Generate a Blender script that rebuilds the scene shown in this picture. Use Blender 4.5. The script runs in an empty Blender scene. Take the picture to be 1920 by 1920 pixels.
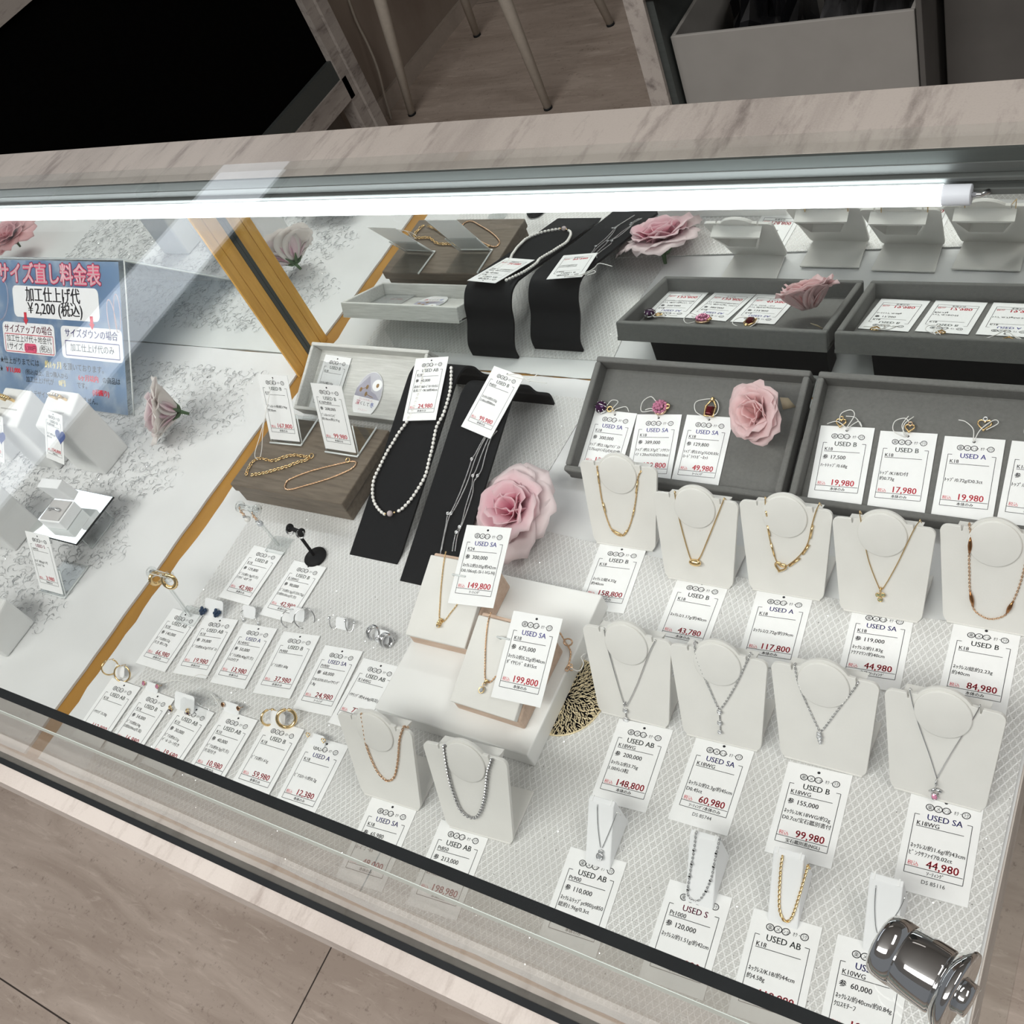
import bpy, math, random
from mathutils import Vector as V, Matrix as Mx
random.seed(7)
SC = bpy.context.scene
COL = SC.collection

# ---------------------------------------------------------------- camera
FPX = 1922.405
ROT = ((0.83950312, 0.42083111, -0.34370874), (0.14021882, -0.77893297, -0.61123),
       (-0.52495066, 0.46493505, -0.7129251))          # world -> camera (x right, y down, z forward)
R0, R1, R2 = V(ROT[0]), V(ROT[1]), V(ROT[2])
EYE = V((0, 0, .5))                                     # half a metre above the display surface (z = 0)
cd = bpy.data.cameras.new('camera'); cam = bpy.data.objects.new('camera', cd); COL.objects.link(cam)
cd.sensor_width = 36; cd.lens = FPX / 1920 * 36; cd.clip_start = .01; cd.clip_end = 50
cam.matrix_world = Mx(((R0[0], -R1[0], -R2[0], EYE[0]), (R0[1], -R1[1], -R2[1], EYE[1]),
                       (R0[2], -R1[2], -R2[2], EYE[2]), (0, 0, 0, 1)))
SC.camera = cam

# ---------------------------------------------------------------- world, lights, exposure
SC.view_settings.view_transform = 'Standard'; SC.view_settings.look = 'None'
SC.view_settings.exposure = 0.0; SC.view_settings.gamma = 1.0; SC.view_settings.use_curve_mapping = False
W = bpy.data.worlds.new('world'); SC.world = W; W.use_nodes = True
W.node_tree.nodes['Background'].inputs[0].default_value = (.93, .96, 1, 1)
W.node_tree.nodes['Background'].inputs[1].default_value = .2
SC.cycles.max_bounces = 8; SC.cycles.transparent_max_bounces = 20; SC.cycles.glossy_bounces = 5
SC.cycles.caustics_reflective = True; SC.cycles.blur_glossy = 1.0; SC.cycles.caustics_refractive = False
SC.cycles.sample_clamp_indirect = 4.0
def area(name, loc, sx, sy, watts, col, tgt=None):
    l = bpy.data.lights.new(name, 'AREA'); l.shape = 'RECTANGLE'; l.size = sx; l.size_y = sy
    l.energy = watts; l.color = col
    o = bpy.data.objects.new(name, l); COL.objects.link(o); o.location = loc
    if tgt: o.rotation_euler = (V(tgt) - V(loc)).to_track_quat('-Z', 'Y').to_euler()
    return o
area('ceiling_panel_front', (-.7, -.85, 1.80), 2.4, .6, 62, (1, .972, .94), (-.6, .25, 0))
area('ceiling_panel_right', (1.0, .5, 1.86), .5, 1.2, 16, (1, .97, .93))
area('back_fill_lamp', (-1.2, 3.45, 1.86), 1.4, .5, 1.6, (1, .93, .86))  # added lamp to brighten the rear area, placed outside the glass reflection
LED_STRENGTH = 9.5

# ---------------------------------------------------------------- measuring helpers
def ray(px, py):
    return (R0 * ((px - 960) / FPX) + R1 * ((py - 960) / FPX) + R2)
def at(px, py, z=0.0):                                  # point seen at a pixel, on a horizontal plane
    r = ray(px, py); return EYE + r * ((z - EYE[2]) / r[2])
def onp(px, py, o, n):                                  # the same on any plane
    r = ray(px, py); return EYE + r * ((o - EYE).dot(n) / r.dot(n))
def aty(px, py, y): r = ray(px, py); return EYE + r * (y / r[1])
def atx(px, py, x): r = ray(px, py); return EYE + r * (x / r[0])
def frame(o, x, y):                                     # right-handed frame from origin, x and rough y
    x = V(x).normalized(); z = x.cross(V(y)).normalized(); y = z.cross(x)
    return Mx(((x[0], y[0], z[0], o[0]), (x[1], y[1], z[1], o[1]), (x[2], y[2], z[2], o[2]), (0, 0, 0, 1)))
def TR(x, y, z, rz=0): return Mx.Translation((x, y, z)) @ Mx.Rotation(math.radians(rz), 4, 'Z')

# ---------------------------------------------------------------- materials
MATS = {}
def mat(name, col, rough=.5, metal=0, noise=0, nscale=80, bump=0, bscale=300, trans=0, ior=1.45, alpha=1, sub=0, aniso=None, emit=None, spec=.25):
    if name in MATS: return MATS[name]
    m = bpy.data.materials.new(name); m.use_nodes = True; nt = m.node_tree; b = nt.nodes['Principled BSDF']
    c = (*col, 1)
    b.inputs['Base Color'].default_value = c; b.inputs['Roughness'].default_value = rough
    b.inputs['Metallic'].default_value = metal; b.inputs['Specular IOR Level'].default_value = spec if not trans else .5; b.inputs['IOR'].default_value = ior
    b.inputs['Transmission Weight'].default_value = trans; b.inputs['Alpha'].default_value = alpha
    if sub: b.inputs['Subsurface Weight'].default_value = sub; b.inputs['Subsurface Scale'].default_value = .003
    if emit: b.inputs['Emission Color'].default_value = (*emit[0], 1); b.inputs['Emission Strength'].default_value = emit[1]
    tc = nt.nodes.new('ShaderNodeTexCoord'); mp = nt.nodes.new('ShaderNodeMapping'); nt.links.new(tc.outputs['Object'], mp.inputs[0])
    if aniso: mp.inputs['Scale'].default_value = aniso
    if noise:
        n = nt.nodes.new('ShaderNodeTexNoise'); n.inputs['Scale'].default_value = nscale; n.inputs['Detail'].default_value = 5
        nt.links.new(mp.outputs[0], n.inputs[0])
        r = nt.nodes.new('ShaderNodeMapRange'); r.inputs[1].default_value = .3; r.inputs[2].default_value = .7
        r.inputs[3].default_value = 1 - noise; r.inputs[4].default_value = 1 + noise
        nt.links.new(n.outputs[0], r.inputs[0])
        x = nt.nodes.new('ShaderNodeMix'); x.data_type = 'RGBA'; x.blend_type = 'MULTIPLY'; x.inputs[0].default_value = 1
        x.inputs[6].default_value = c; nt.links.new(r.outputs[0], x.inputs[7]); nt.links.new(x.outputs[2], b.inputs['Base Color'])
    if bump:
        n = nt.nodes.new('ShaderNodeTexNoise'); n.inputs['Scale'].default_value = bscale; n.inputs['Detail'].default_value = 4
        nt.links.new(mp.outputs[0], n.inputs[0])
        k = nt.nodes.new('ShaderNodeBump'); k.inputs['Strength'].default_value = bump; k.inputs['Distance'].default_value = .0006
        nt.links.new(n.outputs[0], k.inputs['Height']); nt.links.new(k.outputs[0], b.inputs['Normal'])
    MATS[name] = m; return m

class G:                                                # tiny node-graph helper
    def __init__(s, name):
        s.m = bpy.data.materials.new(name); s.m.use_nodes = True; s.t = s.m.node_tree; s.b = s.t.nodes['Principled BSDF']; s.b.inputs['Specular IOR Level'].default_value = .2; MATS[name] = s.m
    def n(s, typ, _in=None, **kw):
        d = s.t.nodes.new('ShaderNode' + typ)
        for k, v in kw.items(): setattr(d, k, v)
        for k, v in (_in or {}).items():
            i = d.inputs[k]
            if hasattr(v, 'links'): s.t.links.new(v, i)
            else: i.default_value = v
        return d
    def math(s, op, a, b=0.0, c=None):
        d = s.n('Math', {0: a, 1: b}, operation=op)
        if c is not None: d.inputs[2].default_value = c
        return d.outputs[0]
    def mix(s, f, a, b): return s.n('Mix', {0: f, 6: a, 7: b}, data_type='RGBA').outputs[2]
    def ramp(s, f, lo, hi, a=0., b=1.): return s.n('MapRange', {0: f, 1: lo, 2: hi, 3: a, 4: b}).outputs[0]
    def out(s, sock, inp): s.t.links.new(sock, s.b.inputs[inp])

def marble(name, c1, c2, scale, rot, rough=.3):
    g = G(name); tc = g.n('TexCoord').outputs['Object']
    mp = g.n('Mapping', {0: tc, 'Rotation': (0, 0, math.radians(rot)), 'Scale': scale}).outputs[0]
    n1 = g.n('TexNoise', {0: mp, 'Scale': 14., 'Detail': 7., 'Roughness': .65, 'Distortion': .4}).outputs[0]
    n2 = g.n('TexNoise', {0: mp, 'Scale': 60., 'Detail': 5., 'Roughness': .7}).outputs[0]
    n3 = g.n('TexNoise', {0: tc, 'Scale': 900., 'Detail': 2.}).outputs[0]
    f = g.math('ADD', g.math('MULTIPLY', g.ramp(n1, .46, .74), .6), g.math('MULTIPLY', g.ramp(n2, .52, .72), .75))
    f = g.math('ADD', f, g.math('MULTIPLY', g.math('SUBTRACT', n3, .5), .35))
    g.out(g.mix(g.ramp(f, 0, 1), (*c1, 1), (*c2, 1)), 'Base Color'); g.b.inputs['Roughness'].default_value = rough
    return g.m
M_MARB = marble('darkened_veined_marble', (.40, .362, .332), (.155, .132, .122), (1, .22, 1), -32)  # same stone as the ledge, the counter's weaker light put into a darker colour
M_MARB2 = marble('pink_ledge_marble', (.63, .575, .535), (.40, .345, .315), (1, .3, 1), -60)

def floor_mat():
    g = G('travertine_tile'); tc = g.n('TexCoord').outputs['Object']
    mp = g.n('Mapping', {0: tc, 'Scale': (1.1, 5.5, 1)}).outputs[0]
    n1 = g.n('TexNoise', {0: mp, 'Scale': 3., 'Detail': 9., 'Roughness': .62, 'Distortion': .8}).outputs[0]
    n2 = g.n('TexNoise', {0: mp, 'Scale': 13., 'Detail': 8., 'Roughness': .7, 'Distortion': .6}).outputs[0]
    n3 = g.n('TexNoise', {0: tc, 'Scale': 90., 'Detail': 5., 'Roughness': .75}).outputs[0]
    c = g.mix(g.ramp(n1, .38, .66), (.40, .33, .28, 1), (.54, .46, .40, 1))
    c = g.mix(g.math('MULTIPLY', g.ramp(n2, .56, .72), .6), c, (.68, .60, .53, 1))
    pit = g.math('MULTIPLY', g.ramp(n3, .56, .66), g.ramp(n2, .56, .42))
    c = g.mix(g.math('MULTIPLY', pit, .7), c, (.19, .15, .125, 1))
    s = g.n('SeparateXYZ', {0: tc}); gl = None
    for k, off in ((0, .908), (1, .164)):
        d = g.math('ABSOLUTE', g.math('SUBTRACT', g.math('FRACT', g.math('DIVIDE', g.math('ADD', s.outputs[k], off + 31.5), 3.0)), .5))
        q = g.math('LESS_THAN', d, .0004)
        gl = q if gl is None else g.math('MAXIMUM', gl, q)
    g.out(g.mix(gl, c, (.05, .04, .035, 1)), 'Base Color'); g.b.inputs['Roughness'].default_value = .45
    return g.m
M_FLOOR = floor_mat()

def net_mat():
    g = G('silver_diamond_net'); tc = g.n('TexCoord').outputs['Object']
    s = g.n('SeparateXYZ', {0: tc}); x, y = s.outputs[0], s.outputs[1]
    wob = g.math('MULTIPLY', g.math('SUBTRACT', g.n('TexNoise', {0: tc, 'Scale': 60.}).outputs[0], .5), .0026)
    x2 = g.math('ADD', x, wob)
    def lines(sl, p, wd):
        u = g.math('DIVIDE', g.math('ADD', g.math('MULTIPLY', y, sl), x2), p)
        return g.ramp(g.math('ABSOLUTE', g.math('SUBTRACT', g.math('FRACT', u), .5)), .5 - wd, .5)
    lat = g.math('MAXIMUM', lines(.62, .0037, .15), lines(-.62, .0037, .15))
    fine = g.math('ABSOLUTE', g.math('SUBTRACT', g.math('FRACT', g.math('DIVIDE', y, .0011)), .5))
    fx = g.math('ABSOLUTE', g.math('SUBTRACT', g.math('FRACT', g.math('DIVIDE', x2, .0011)), .5))
    big = g.n('TexNoise', {0: tc, 'Scale': 22., 'Detail': 2.}).outputs[0]
    vo = g.n('TexVoronoi', {0: tc, 'Scale': 330.}); sep = g.n('SeparateColor', {0: vo.outputs['Color']})
    dot = g.math('LESS_THAN', vo.outputs['Distance'], .095)
    spark = g.math('MULTIPLY', dot, g.math('GREATER_THAN', sep.outputs[0], .62))
    speck = g.math('MULTIPLY', dot, g.math('LESS_THAN', sep.outputs[0], .09))
    v = g.math('ADD', g.math('MULTIPLY', lat, .40), g.math('MULTIPLY', g.math('ADD', fine, fx), .28))
    v = g.math('MULTIPLY', v, g.ramp(big, .35, .65, .7, 1.1))
    c = g.mix(g.ramp(v, .05, .55), (.60, .595, .585, 1), (.90, .90, .90, 1))
    c = g.mix(g.math('MULTIPLY', speck, .75), c, (.16, .14, .16, 1)); c = g.mix(spark, c, (1, 1, 1, 1))
    g.out(c, 'Base Color'); g.out(g.ramp(spark, 0, 1, .42, .06), 'Roughness'); g.out(g.ramp(spark, 0, 1, .18, .95), 'Metallic')
    b = g.n('Bump', {'Height': v, 'Strength': .8, 'Distance': .0005}).outputs[0]
    rn = g.n('VectorMath', {0: vo.outputs['Color'], 1: (.5, .5, -.35)}, operation='SUBTRACT').outputs[0]
    rn = g.n('VectorMath', {0: rn}, operation='NORMALIZE').outputs[0]
    g.out(g.n('Mix', {0: spark, 4: b, 5: rn}, data_type='VECTOR').outputs[1], 'Normal')
    return g.m
M_NET = net_mat()

def glass_mat(name, tint, refl=1.0, ior=1.5):
    m = bpy.data.materials.new(name); m.use_nodes = True; t = m.node_tree; t.nodes.clear()
    o = t.nodes.new('ShaderNodeOutputMaterial'); mx = t.nodes.new('ShaderNodeMixShader'); tr = t.nodes.new('ShaderNodeBsdfTransparent')
    gl = t.nodes.new('ShaderNodeBsdfGlossy'); fr = t.nodes.new('ShaderNodeFresnel'); 
    ge = t.nodes.new('ShaderNodeNewGeometry'); io = t.nodes.new('ShaderNodeMapRange'); io.inputs[3].default_value = ior; io.inputs[4].default_value = 1 / ior
    t.links.new(ge.outputs['Backfacing'], io.inputs[0]); t.links.new(io.outputs[0], fr.inputs[0])   # same weak reflection on both faces of the pane
    mu = t.nodes.new('ShaderNodeMath'); mu.operation = 'MULTIPLY'; mu.inputs[1].default_value = refl
    tc = t.nodes.new('ShaderNodeTexCoord'); no = t.nodes.new('ShaderNodeTexNoise'); no.inputs['Scale'].default_value = 6
    rr = t.nodes.new('ShaderNodeMapRange'); rr.inputs[3].default_value = .004; rr.inputs[4].default_value = .02
    t.links.new(tc.outputs['Object'], no.inputs[0]); t.links.new(no.outputs[0], rr.inputs[0]); t.links.new(rr.outputs[0], gl.inputs['Roughness'])
    tr.inputs[0].default_value = (*tint, 1)
    t.links.new(fr.outputs[0], mu.inputs[0]); t.links.new(mu.outputs[0], mx.inputs[0]); t.links.new(tr.outputs[0], mx.inputs[1])
    t.links.new(gl.outputs[0], mx.inputs[2]); t.links.new(mx.outputs[0], o.inputs[0]); MATS[name] = m; return m
M_GLASS = glass_mat('clear_pane_glass', (.975, .985, .98), .8)
M_GLASS2 = glass_mat('front_pane_glass', (.96, .97, .96), .85)
M_ACRYL = glass_mat('clear_acrylic', (.96, .97, .97), 1.0)
M_ACEDGE = mat('acrylic_edge', (.86, .89, .89), .25, noise=.05, alpha=.75)
M_FILM = glass_mat('clear_film', (.95, .955, .955), 1.6)

def petal_mat(name):
    g = G(name); a = g.n('Attribute', attribute_name='pet')
    n = g.n('TexNoise', {0: g.n('TexCoord').outputs['Object'], 'Scale': 220., 'Detail': 3.}).outputs[0]
    c = g.mix(g.ramp(n, .3, .7, 0, .16), a.outputs['Color'], (1, .93, .94, 1)); g.out(c, 'Base Color')
    g.b.inputs['Roughness'].default_value = .65
    t = g.t; tl = g.n('BsdfTranslucent', {0: c}); mx = g.n('MixShader', {0: .5, 1: g.b.outputs[0], 2: tl.outputs[0]})
    t.links.new(mx.outputs[0], t.nodes['Material Output'].inputs[0]); return g.m
M_PETAL = petal_mat('silk_petal')

def wood_mat(name, c1, c2, scale, sc=30., rough=.45):
    g = G(name); mp = g.n('Mapping', {0: g.n('TexCoord').outputs['Object'], 'Scale': scale}).outputs[0]
    n = g.n('TexNoise', {0: mp, 'Scale': sc, 'Detail': 6., 'Roughness': .65, 'Distortion': .3}).outputs[0]
    g.out(g.mix(g.ramp(n, .35, .68), (*c1, 1), (*c2, 1)), 'Base Color'); g.b.inputs['Roughness'].default_value = rough
    g.out(g.n('Bump', {'Height': n, 'Strength': .25, 'Distance': .0004}).outputs[0], 'Normal'); return g.m
M_OCHRE = wood_mat('ochre_board', (.40, .205, .042), (.29, .14, .026), (1, .12, 1), 60)
M_POST = wood_mat('ochre_post', (.78, .44, .11), (.64, .34, .075), (3, 3, .3), 90, .35)
M_PALEW = wood_mat('pale_ash_wood', (.66, .50, .40), (.52, .37, .28), (.2, 1, 1), 260)
M_TAUPE = wood_mat('taupe_woodgrain', (.185, .152, .118), (.110, .088, .068), (.12, 1, 1), 330, .45)
M_LINEN = wood_mat('white_linen_weave', (.66, .66, .635), (.52, .52, .495), (.08, 1, 1), 700, .8)
M_PANEL = wood_mat('beige_laminate', (.34, .285, .24), (.27, .22, .185), (6, 1, .5), 5, .5)
M_PAPER = mat('white_liner_paper', (.71, .715, .72), .7, noise=.03, nscale=25, bump=.25, bscale=60)
M_TAG = mat('tag_card', (.88, .885, .89), .45, noise=.015, nscale=200)
M_INK = mat('black_ink', (.02, .02, .025), .6, noise=.1)
M_RED = mat('red_ink', (.62, .035, .06), .6, noise=.1)
M_BLUE = mat('blue_ink', (.07, .07, .33), .6, noise=.1)
M_GREY = mat('grey_green_ink', (.085, .105, .10), .6, noise=.1)
M_MAG = mat('magenta_ink', (.30, .03, .10), .6, noise=.1)
M_BUST = mat('ivory_leatherette', (.735, .725, .70), .5, noise=.025, nscale=60, bump=.12, bscale=900)
M_WHITE = mat('white_leatherette', (.77, .775, .77), .5, noise=.02, nscale=60, bump=.1, bscale=900)
M_SEMI = mat('milky_plastic', (.86, .87, .89), .35, noise=.02)
M_VELV = mat('grey_velvet', (.155, .155, .149), .95, noise=.09, nscale=500, bump=.35, bscale=1500)
M_BLACK = mat('black_leatherette', (.010, .0105, .012), .55, spec=.12, noise=.12, nscale=600, bump=.15, bscale=1600)
M_SEAL = mat('black_seal', (.012, .014, .016), .5, noise=.1)
M_GOLD = mat('gold', (.84, .61, .31), .2, 1, noise=.05)
M_ROSE = mat('rose_gold', (.78, .54, .36), .24, 1, noise=.05)
M_SILV = mat('silver', (.74, .74, .75), .16, 1, noise=.05)
M_STEEL = mat('dark_faceted_silver', (.46, .46, .47), .12, 1, noise=.3, nscale=900)
M_CHROME = mat('chrome', (.80, .81, .82), .04, 1, noise=.02)
M_ALU = mat('brushed_aluminium', (.15, .16, .157), .5, .6, noise=.06, nscale=40, aniso=(.1, 8, 8))
M_ALU2 = mat('grey_aluminium', (.085, .095, .092), .5, .4, noise=.06, nscale=40, aniso=(.1, 8, 8))
M_PEARL = mat('pearl', (.84, .82, .79), .16, .15, noise=.04, nscale=300)
M_GEM = mat('clear_stone', (.9, .92, .95), .03, .75, noise=.3, nscale=900)
M_PINKG = mat('pink_stone', (.62, .25, .38), .06, .3, noise=.4, nscale=900)
M_GARN = mat('garnet_stone', (.09, .008, .012), .04, .2, noise=.4, nscale=500)
M_AMET = mat('amethyst_stone', (.045, .012, .05), .05, .2, noise=.4, nscale=600)
M_YELG = mat('pale_green_stone', (.55, .58, .36), .04, .6, noise=.4, nscale=900)
M_QUARTZ = mat('rose_quartz_bead', (.66, .56, .57), .1, 0, noise=.05, trans=.3)
M_COPP = mat('brown_gold', (.36, .17, .07), .25, 1, noise=.1)
M_STRING = mat('white_string', (.82, .81, .79), .8, noise=.05)
M_BRASSN = mat('champagne_gold_lattice', (.86, .74, .50), .45, .7, noise=.08)
M_GREEN = mat('leaf_green', (.07, .12, .06), .6, noise=.2)
M_TANLEAF = mat('tan_leaf', (.50, .42, .30), .7, noise=.1)
M_NAVY = mat('navy_petal', (.018, .04, .085), .4, noise=.25, nscale=300)
M_MIRROR = mat('mirror_silvering', (.92, .945, .935), .004, 1, noise=.004, nscale=5)
M_CARD = mat('grey_carton', (.27, .26, .245), .8, noise=.04, nscale=30)
M_CARD2 = mat('dark_carton', (.09, .085, .08), .8, noise=.1, nscale=20)
M_DARKBAG = mat('black_polybag', (.012, .012, .014), .3, noise=.2)
M_CLRBAG = mat('smoky_polybag', (.10, .10, .105), .25, noise=.3, nscale=30, alpha=.75)
M_DARK = mat('dark_cabinet_glass', (.002, .002, .002), .6, noise=.2, ior=1.1)
M_CREAM = mat('cream_stool_paint', (.47, .42, .36), .5, noise=.05)
M_TILEW = mat('white_glaze', (.83, .83, .82), .35, noise=.03, nscale=14)
M_HEART = mat('blue_sticker', (.09, .13, .32), .5, noise=.15, nscale=300)
M_TINSEL = mat('silver_tinsel', (.40, .41, .42), .4, .35, noise=.3)
M_GLINT = mat('glitter_flake', (1, 1, 1), .1, .9, noise=.02)

# ---------------------------------------------------------------- mesh builder
TXT = {}
def text_mesh(s, spacing=1.0):
    k = (s, spacing)
    if k not in TXT:
        cu = bpy.data.curves.new('glyphs', 'FONT'); cu.body = s; cu.size = 1; cu.resolution_u = 2; cu.space_character = spacing; cu.fill_mode = 'FRONT'
        o = bpy.data.objects.new('glyphs', cu); me = bpy.data.meshes.new_from_object(o)
        vs = [v.co.copy() for v in me.vertices]; fs = [tuple(p.vertices) for p in me.polygons]
        bpy.data.objects.remove(o); bpy.data.curves.remove(cu); bpy.data.meshes.remove(me)
        x0 = min((v.x for v in vs), default=0); x1 = max((v.x for v in vs), default=0)
        TXT[k] = (vs, fs, x0, x1)
    return TXT[k]

class MB:
    def __init__(s): s.v = []; s.f = []; s.m = []; s.s = []; s.col = None
    def add(s, vs, fs, mi=0, sm=False, M=None):
        o = len(s.v); s.v += [tuple(M @ V(p)) if M is not None else tuple(p) for p in vs]
        s.f += [tuple(i + o for i in f) for f in fs]; s.m += [mi] * len(fs); s.s += [sm] * len(fs); return s
    def hexa(s, p, mi=0, M=None):                       # p: four bottom corners (ccw), four top corners
        return s.add(p, [(3, 2, 1, 0), (4, 5, 6, 7), (0, 1, 5, 4), (1, 2, 6, 5), (2, 3, 7, 6), (3, 0, 4, 7)], mi, False, M)
    def box(s, x0, x1, y0, y1, z0, z1, mi=0, M=None):
        return s.hexa([(x0, y0, z0), (x1, y0, z0), (x1, y1, z0), (x0, y1, z0), (x0, y0, z1), (x1, y0, z1), (x1, y1, z1), (x0, y1, z1)], mi, M)
    def prism(s, poly, z0, z1, mi=0, M=None, sm=False):
        n = len(poly); vs = [(x, y, z0) for x, y in poly] + [(x, y, z1) for x, y in poly]
        return s.add(vs, [tuple(range(n - 1, -1, -1)), tuple(range(n, 2 * n))] + [(i, (i + 1) % n, n + (i + 1) % n, n + i) for i in range(n)], mi, sm, M)
    def quad(s, a, b, c, d, mi=0, M=None): return s.add([a, b, c, d], [(0, 1, 2, 3)], mi, False, M)
    def tube(s, pts, r, n=6, mi=0, closed=False, M=None, cap=True):
        pts = [V(p) for p in pts]; k = len(pts)
        if k < 2: return s
        rs = r if isinstance(r, (list, tuple)) else [r] * k
        vs = []; up = None
        for i, p in enumerate(pts):
            a = pts[i - 1] if (i > 0 or closed) else p; b = pts[(i + 1) % k] if (i < k - 1 or closed) else p
            d = (b - a); d = d.normalized() if d.length > 1e-12 else V((0, 0, 1))
            if up is None: up = d.orthogonal().normalized()
            up = (up - d * up.dot(d)); up = up.normalized() if up.length > 1e-9 else d.orthogonal().normalized()
            w = d.cross(up)
            for j in range(n):
                t = 2 * math.pi * j / n; vs.append(p + (up * math.cos(t) + w * math.sin(t)) * rs[i])
        fs = []
        for i in range(k if closed else k - 1):
            for j in range(n):
                a = i * n + j; b = i * n + (j + 1) % n; c = ((i + 1) % k) * n + (j + 1) % n; d = ((i + 1) % k) * n + j
                fs.append((a, b, c, d))
        if not closed and cap: fs += [tuple(range(n - 1, -1, -1)), tuple(range((k - 1) * n, k * n))]
        return s.add(vs, fs, mi, True, M)
    def lathe(s, prof, n=24, mi=0, M=None, sm=True):    # profile of (radius, z)
        vs = [(r * math.cos(2 * math.pi * j / n), r * math.sin(2 * math.pi * j / n), z) for r, z in prof for j in range(n)]
        fs = [(i * n + j, i * n + (j + 1) % n, (i + 1) * n + (j + 1) % n, (i + 1) * n + j) for i in range(len(prof) - 1) for j in range(n)]
        fs += [tuple(range(n - 1, -1, -1)), tuple(range((len(prof) - 1) * n, len(prof) * n))]
        return s.add(vs, fs, mi, sm, M)
    def ball(s, c, r, mi=0, n=8, k=6, sc=(1, 1, 1), M=None, sm=True):
        prof = [(math.sin(math.pi * i / k), -math.cos(math.pi * i / k)) for i in range(k + 1)]
        vs = [(c[0] + r * sc[0] * a * math.cos(2 * math.pi * j / n), c[1] + r * sc[1] * a * math.sin(2 * math.pi * j / n), c[2] + r * sc[2] * z) for a, z in prof[1:-1] for j in range(n)]
        t = len(vs); vs += [(c[0], c[1], c[2] - r * sc[2]), (c[0], c[1], c[2] + r * sc[2])]; q = k - 1
        fs = [(i * n + j, i * n + (j + 1) % n, (i + 1) * n + (j + 1) % n, (i + 1) * n + j) for i in range(q - 1) for j in range(n)]
        fs += [(t, (j + 1) % n, j) for j in range(n)] + [(t + 1, (q - 1) * n + j, (q - 1) * n + (j + 1) % n) for j in range(n)]
        return s.add(vs, fs, mi, sm, M)
    def ring(s, c, R, r, mi=0, M=None, n=20, k=6, sx=1, sy=1, a0=0, a1=360):
        full = a1 - a0 >= 360; m = n if full else n + 1
        pts = [(c[0] + R * sx * math.cos(math.radians(a0 + (a1 - a0) * i / n)), c[1] + R * sy * math.sin(math.radians(a0 + (a1 - a0) * i / n)), c[2]) for i in range(m)]
        return s.tube(pts, r, k, mi, full, M)
    def text(s, body, x, y, size, z, mi=0, align='L', maxw=None, M=None, bold=0, sx=1.0):
        vs, fs, x0, x1 = text_mesh(body); w = (x1 - x0) * size * sx; k = sx
        if maxw and w > maxw: k *= maxw / w; w = maxw
        ox = x - x0 * size * k - (w if align == 'R' else w / 2 if align == 'C' else 0)
        for b in ((0,) if not bold else (-bold, 0, bold)):
            s.add([(v.x * size * k + ox + b, v.y * size + y, z + abs(b) * .01) for v in vs], fs, mi, False, M)
        return s
    def bar(s, x0, y0, x1, y1, w, z, mi=0, M=None):     # flat printed stroke
        d = V((x1 - x0, y1 - y0)); d = d.normalized() if d.length else V((1, 0)); p = V((-d.y, d.x)) * w / 2
        return s.add([(x0 - p.x, y0 - p.y, z), (x1 - p.x, y1 - p.y, z), (x1 + p.x, y1 + p.y, z), (x0 + p.x, y0 + p.y, z)], [(0, 1, 2, 3)], mi, False, M)
    def oval(s, cx, cy, rx, ry, w, z, mi=0, M=None, n=18):  # printed or pen-drawn oval outline
        vs = []; rot = random.uniform(-.3, .3)
        for i in range(n):
            t = 2 * math.pi * i / n
            for e in (-w / 2, w / 2): 
                a, b = (rx + e) * math.cos(t), (ry + e) * math.sin(t)
                vs.append((cx + a * math.cos(rot) - b * math.sin(rot), cy + a * math.sin(rot) + b * math.cos(rot), z))
        return s.add(vs, [(2 * i, 2 * i + 1, (2 * i + 3) % (2 * n), (2 * i + 2) % (2 * n)) for i in range(n)], mi, False, M)
    def disc(s, cx, cy, rx, ry, z, mi=0, M=None, n=28):
        return s.add([(cx + rx * math.cos(2 * math.pi * i / n), cy + ry * math.sin(2 * math.pi * i / n), z) for i in range(n)], [tuple(range(n))], mi, False, M)
    def grid(s, P, mi=0, sm=True, M=None, close=False):  # P: rows of points
        h, w = len(P), len(P[0]); vs = [p for r in P for p in r]
        return s.add(vs, [(i * w + j, i * w + j + 1, (i + 1) * w + j + 1, (i + 1) * w + j) for i in range(h - 1) for j in range(w - 1)], mi, sm, M)
    def build(s, name, mats, parent=None, M=None, bevel=0, seg=2, label=None, thick=0):
        me = bpy.data.meshes.new(name); me.from_pydata(s.v, [], s.f)
        for m in (mats if isinstance(mats, (list, tuple)) else [mats]): me.materials.append(m)
        me.polygons.foreach_set('material_index', s.m); me.polygons.foreach_set('use_smooth', s.s)
        if s.col:
            ca = me.color_attributes.new('pet', 'FLOAT_COLOR', 'POINT')
            for i, c in enumerate(s.col): ca.data[i].color = (*c, 1)
        me.update(); o = bpy.data.objects.new(name, me); COL.objects.link(o)
        if parent: o.parent = parent
        if M is not None: o.matrix_local = M
        if bevel:
            b = o.modifiers.new('bevel', 'BEVEL'); b.width = bevel; b.segments = seg; b.limit_method = 'ANGLE'; b.angle_limit = math.radians(40)
        if label: o['label'] = label
        return o

def tag(o, label, cat, group=None, kind=None):
    o['label'] = label; o['category'] = cat
    if group: o['group'] = group
    if kind: o['kind'] = kind
    return o
def thing(name, M, label, cat, group=None):
    o = bpy.data.objects.new(name, None); COL.objects.link(o); o.empty_display_size = .01
    o.matrix_world = M if isinstance(M, Mx) else Mx.Translation(M); return tag(o, label, cat, group)
def struct(name, mb, m, M=None):
    o = mb.build(name, m, None, M); o['kind'] = 'structure'; o['label'] = name.replace('_', ' '); return o

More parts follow.
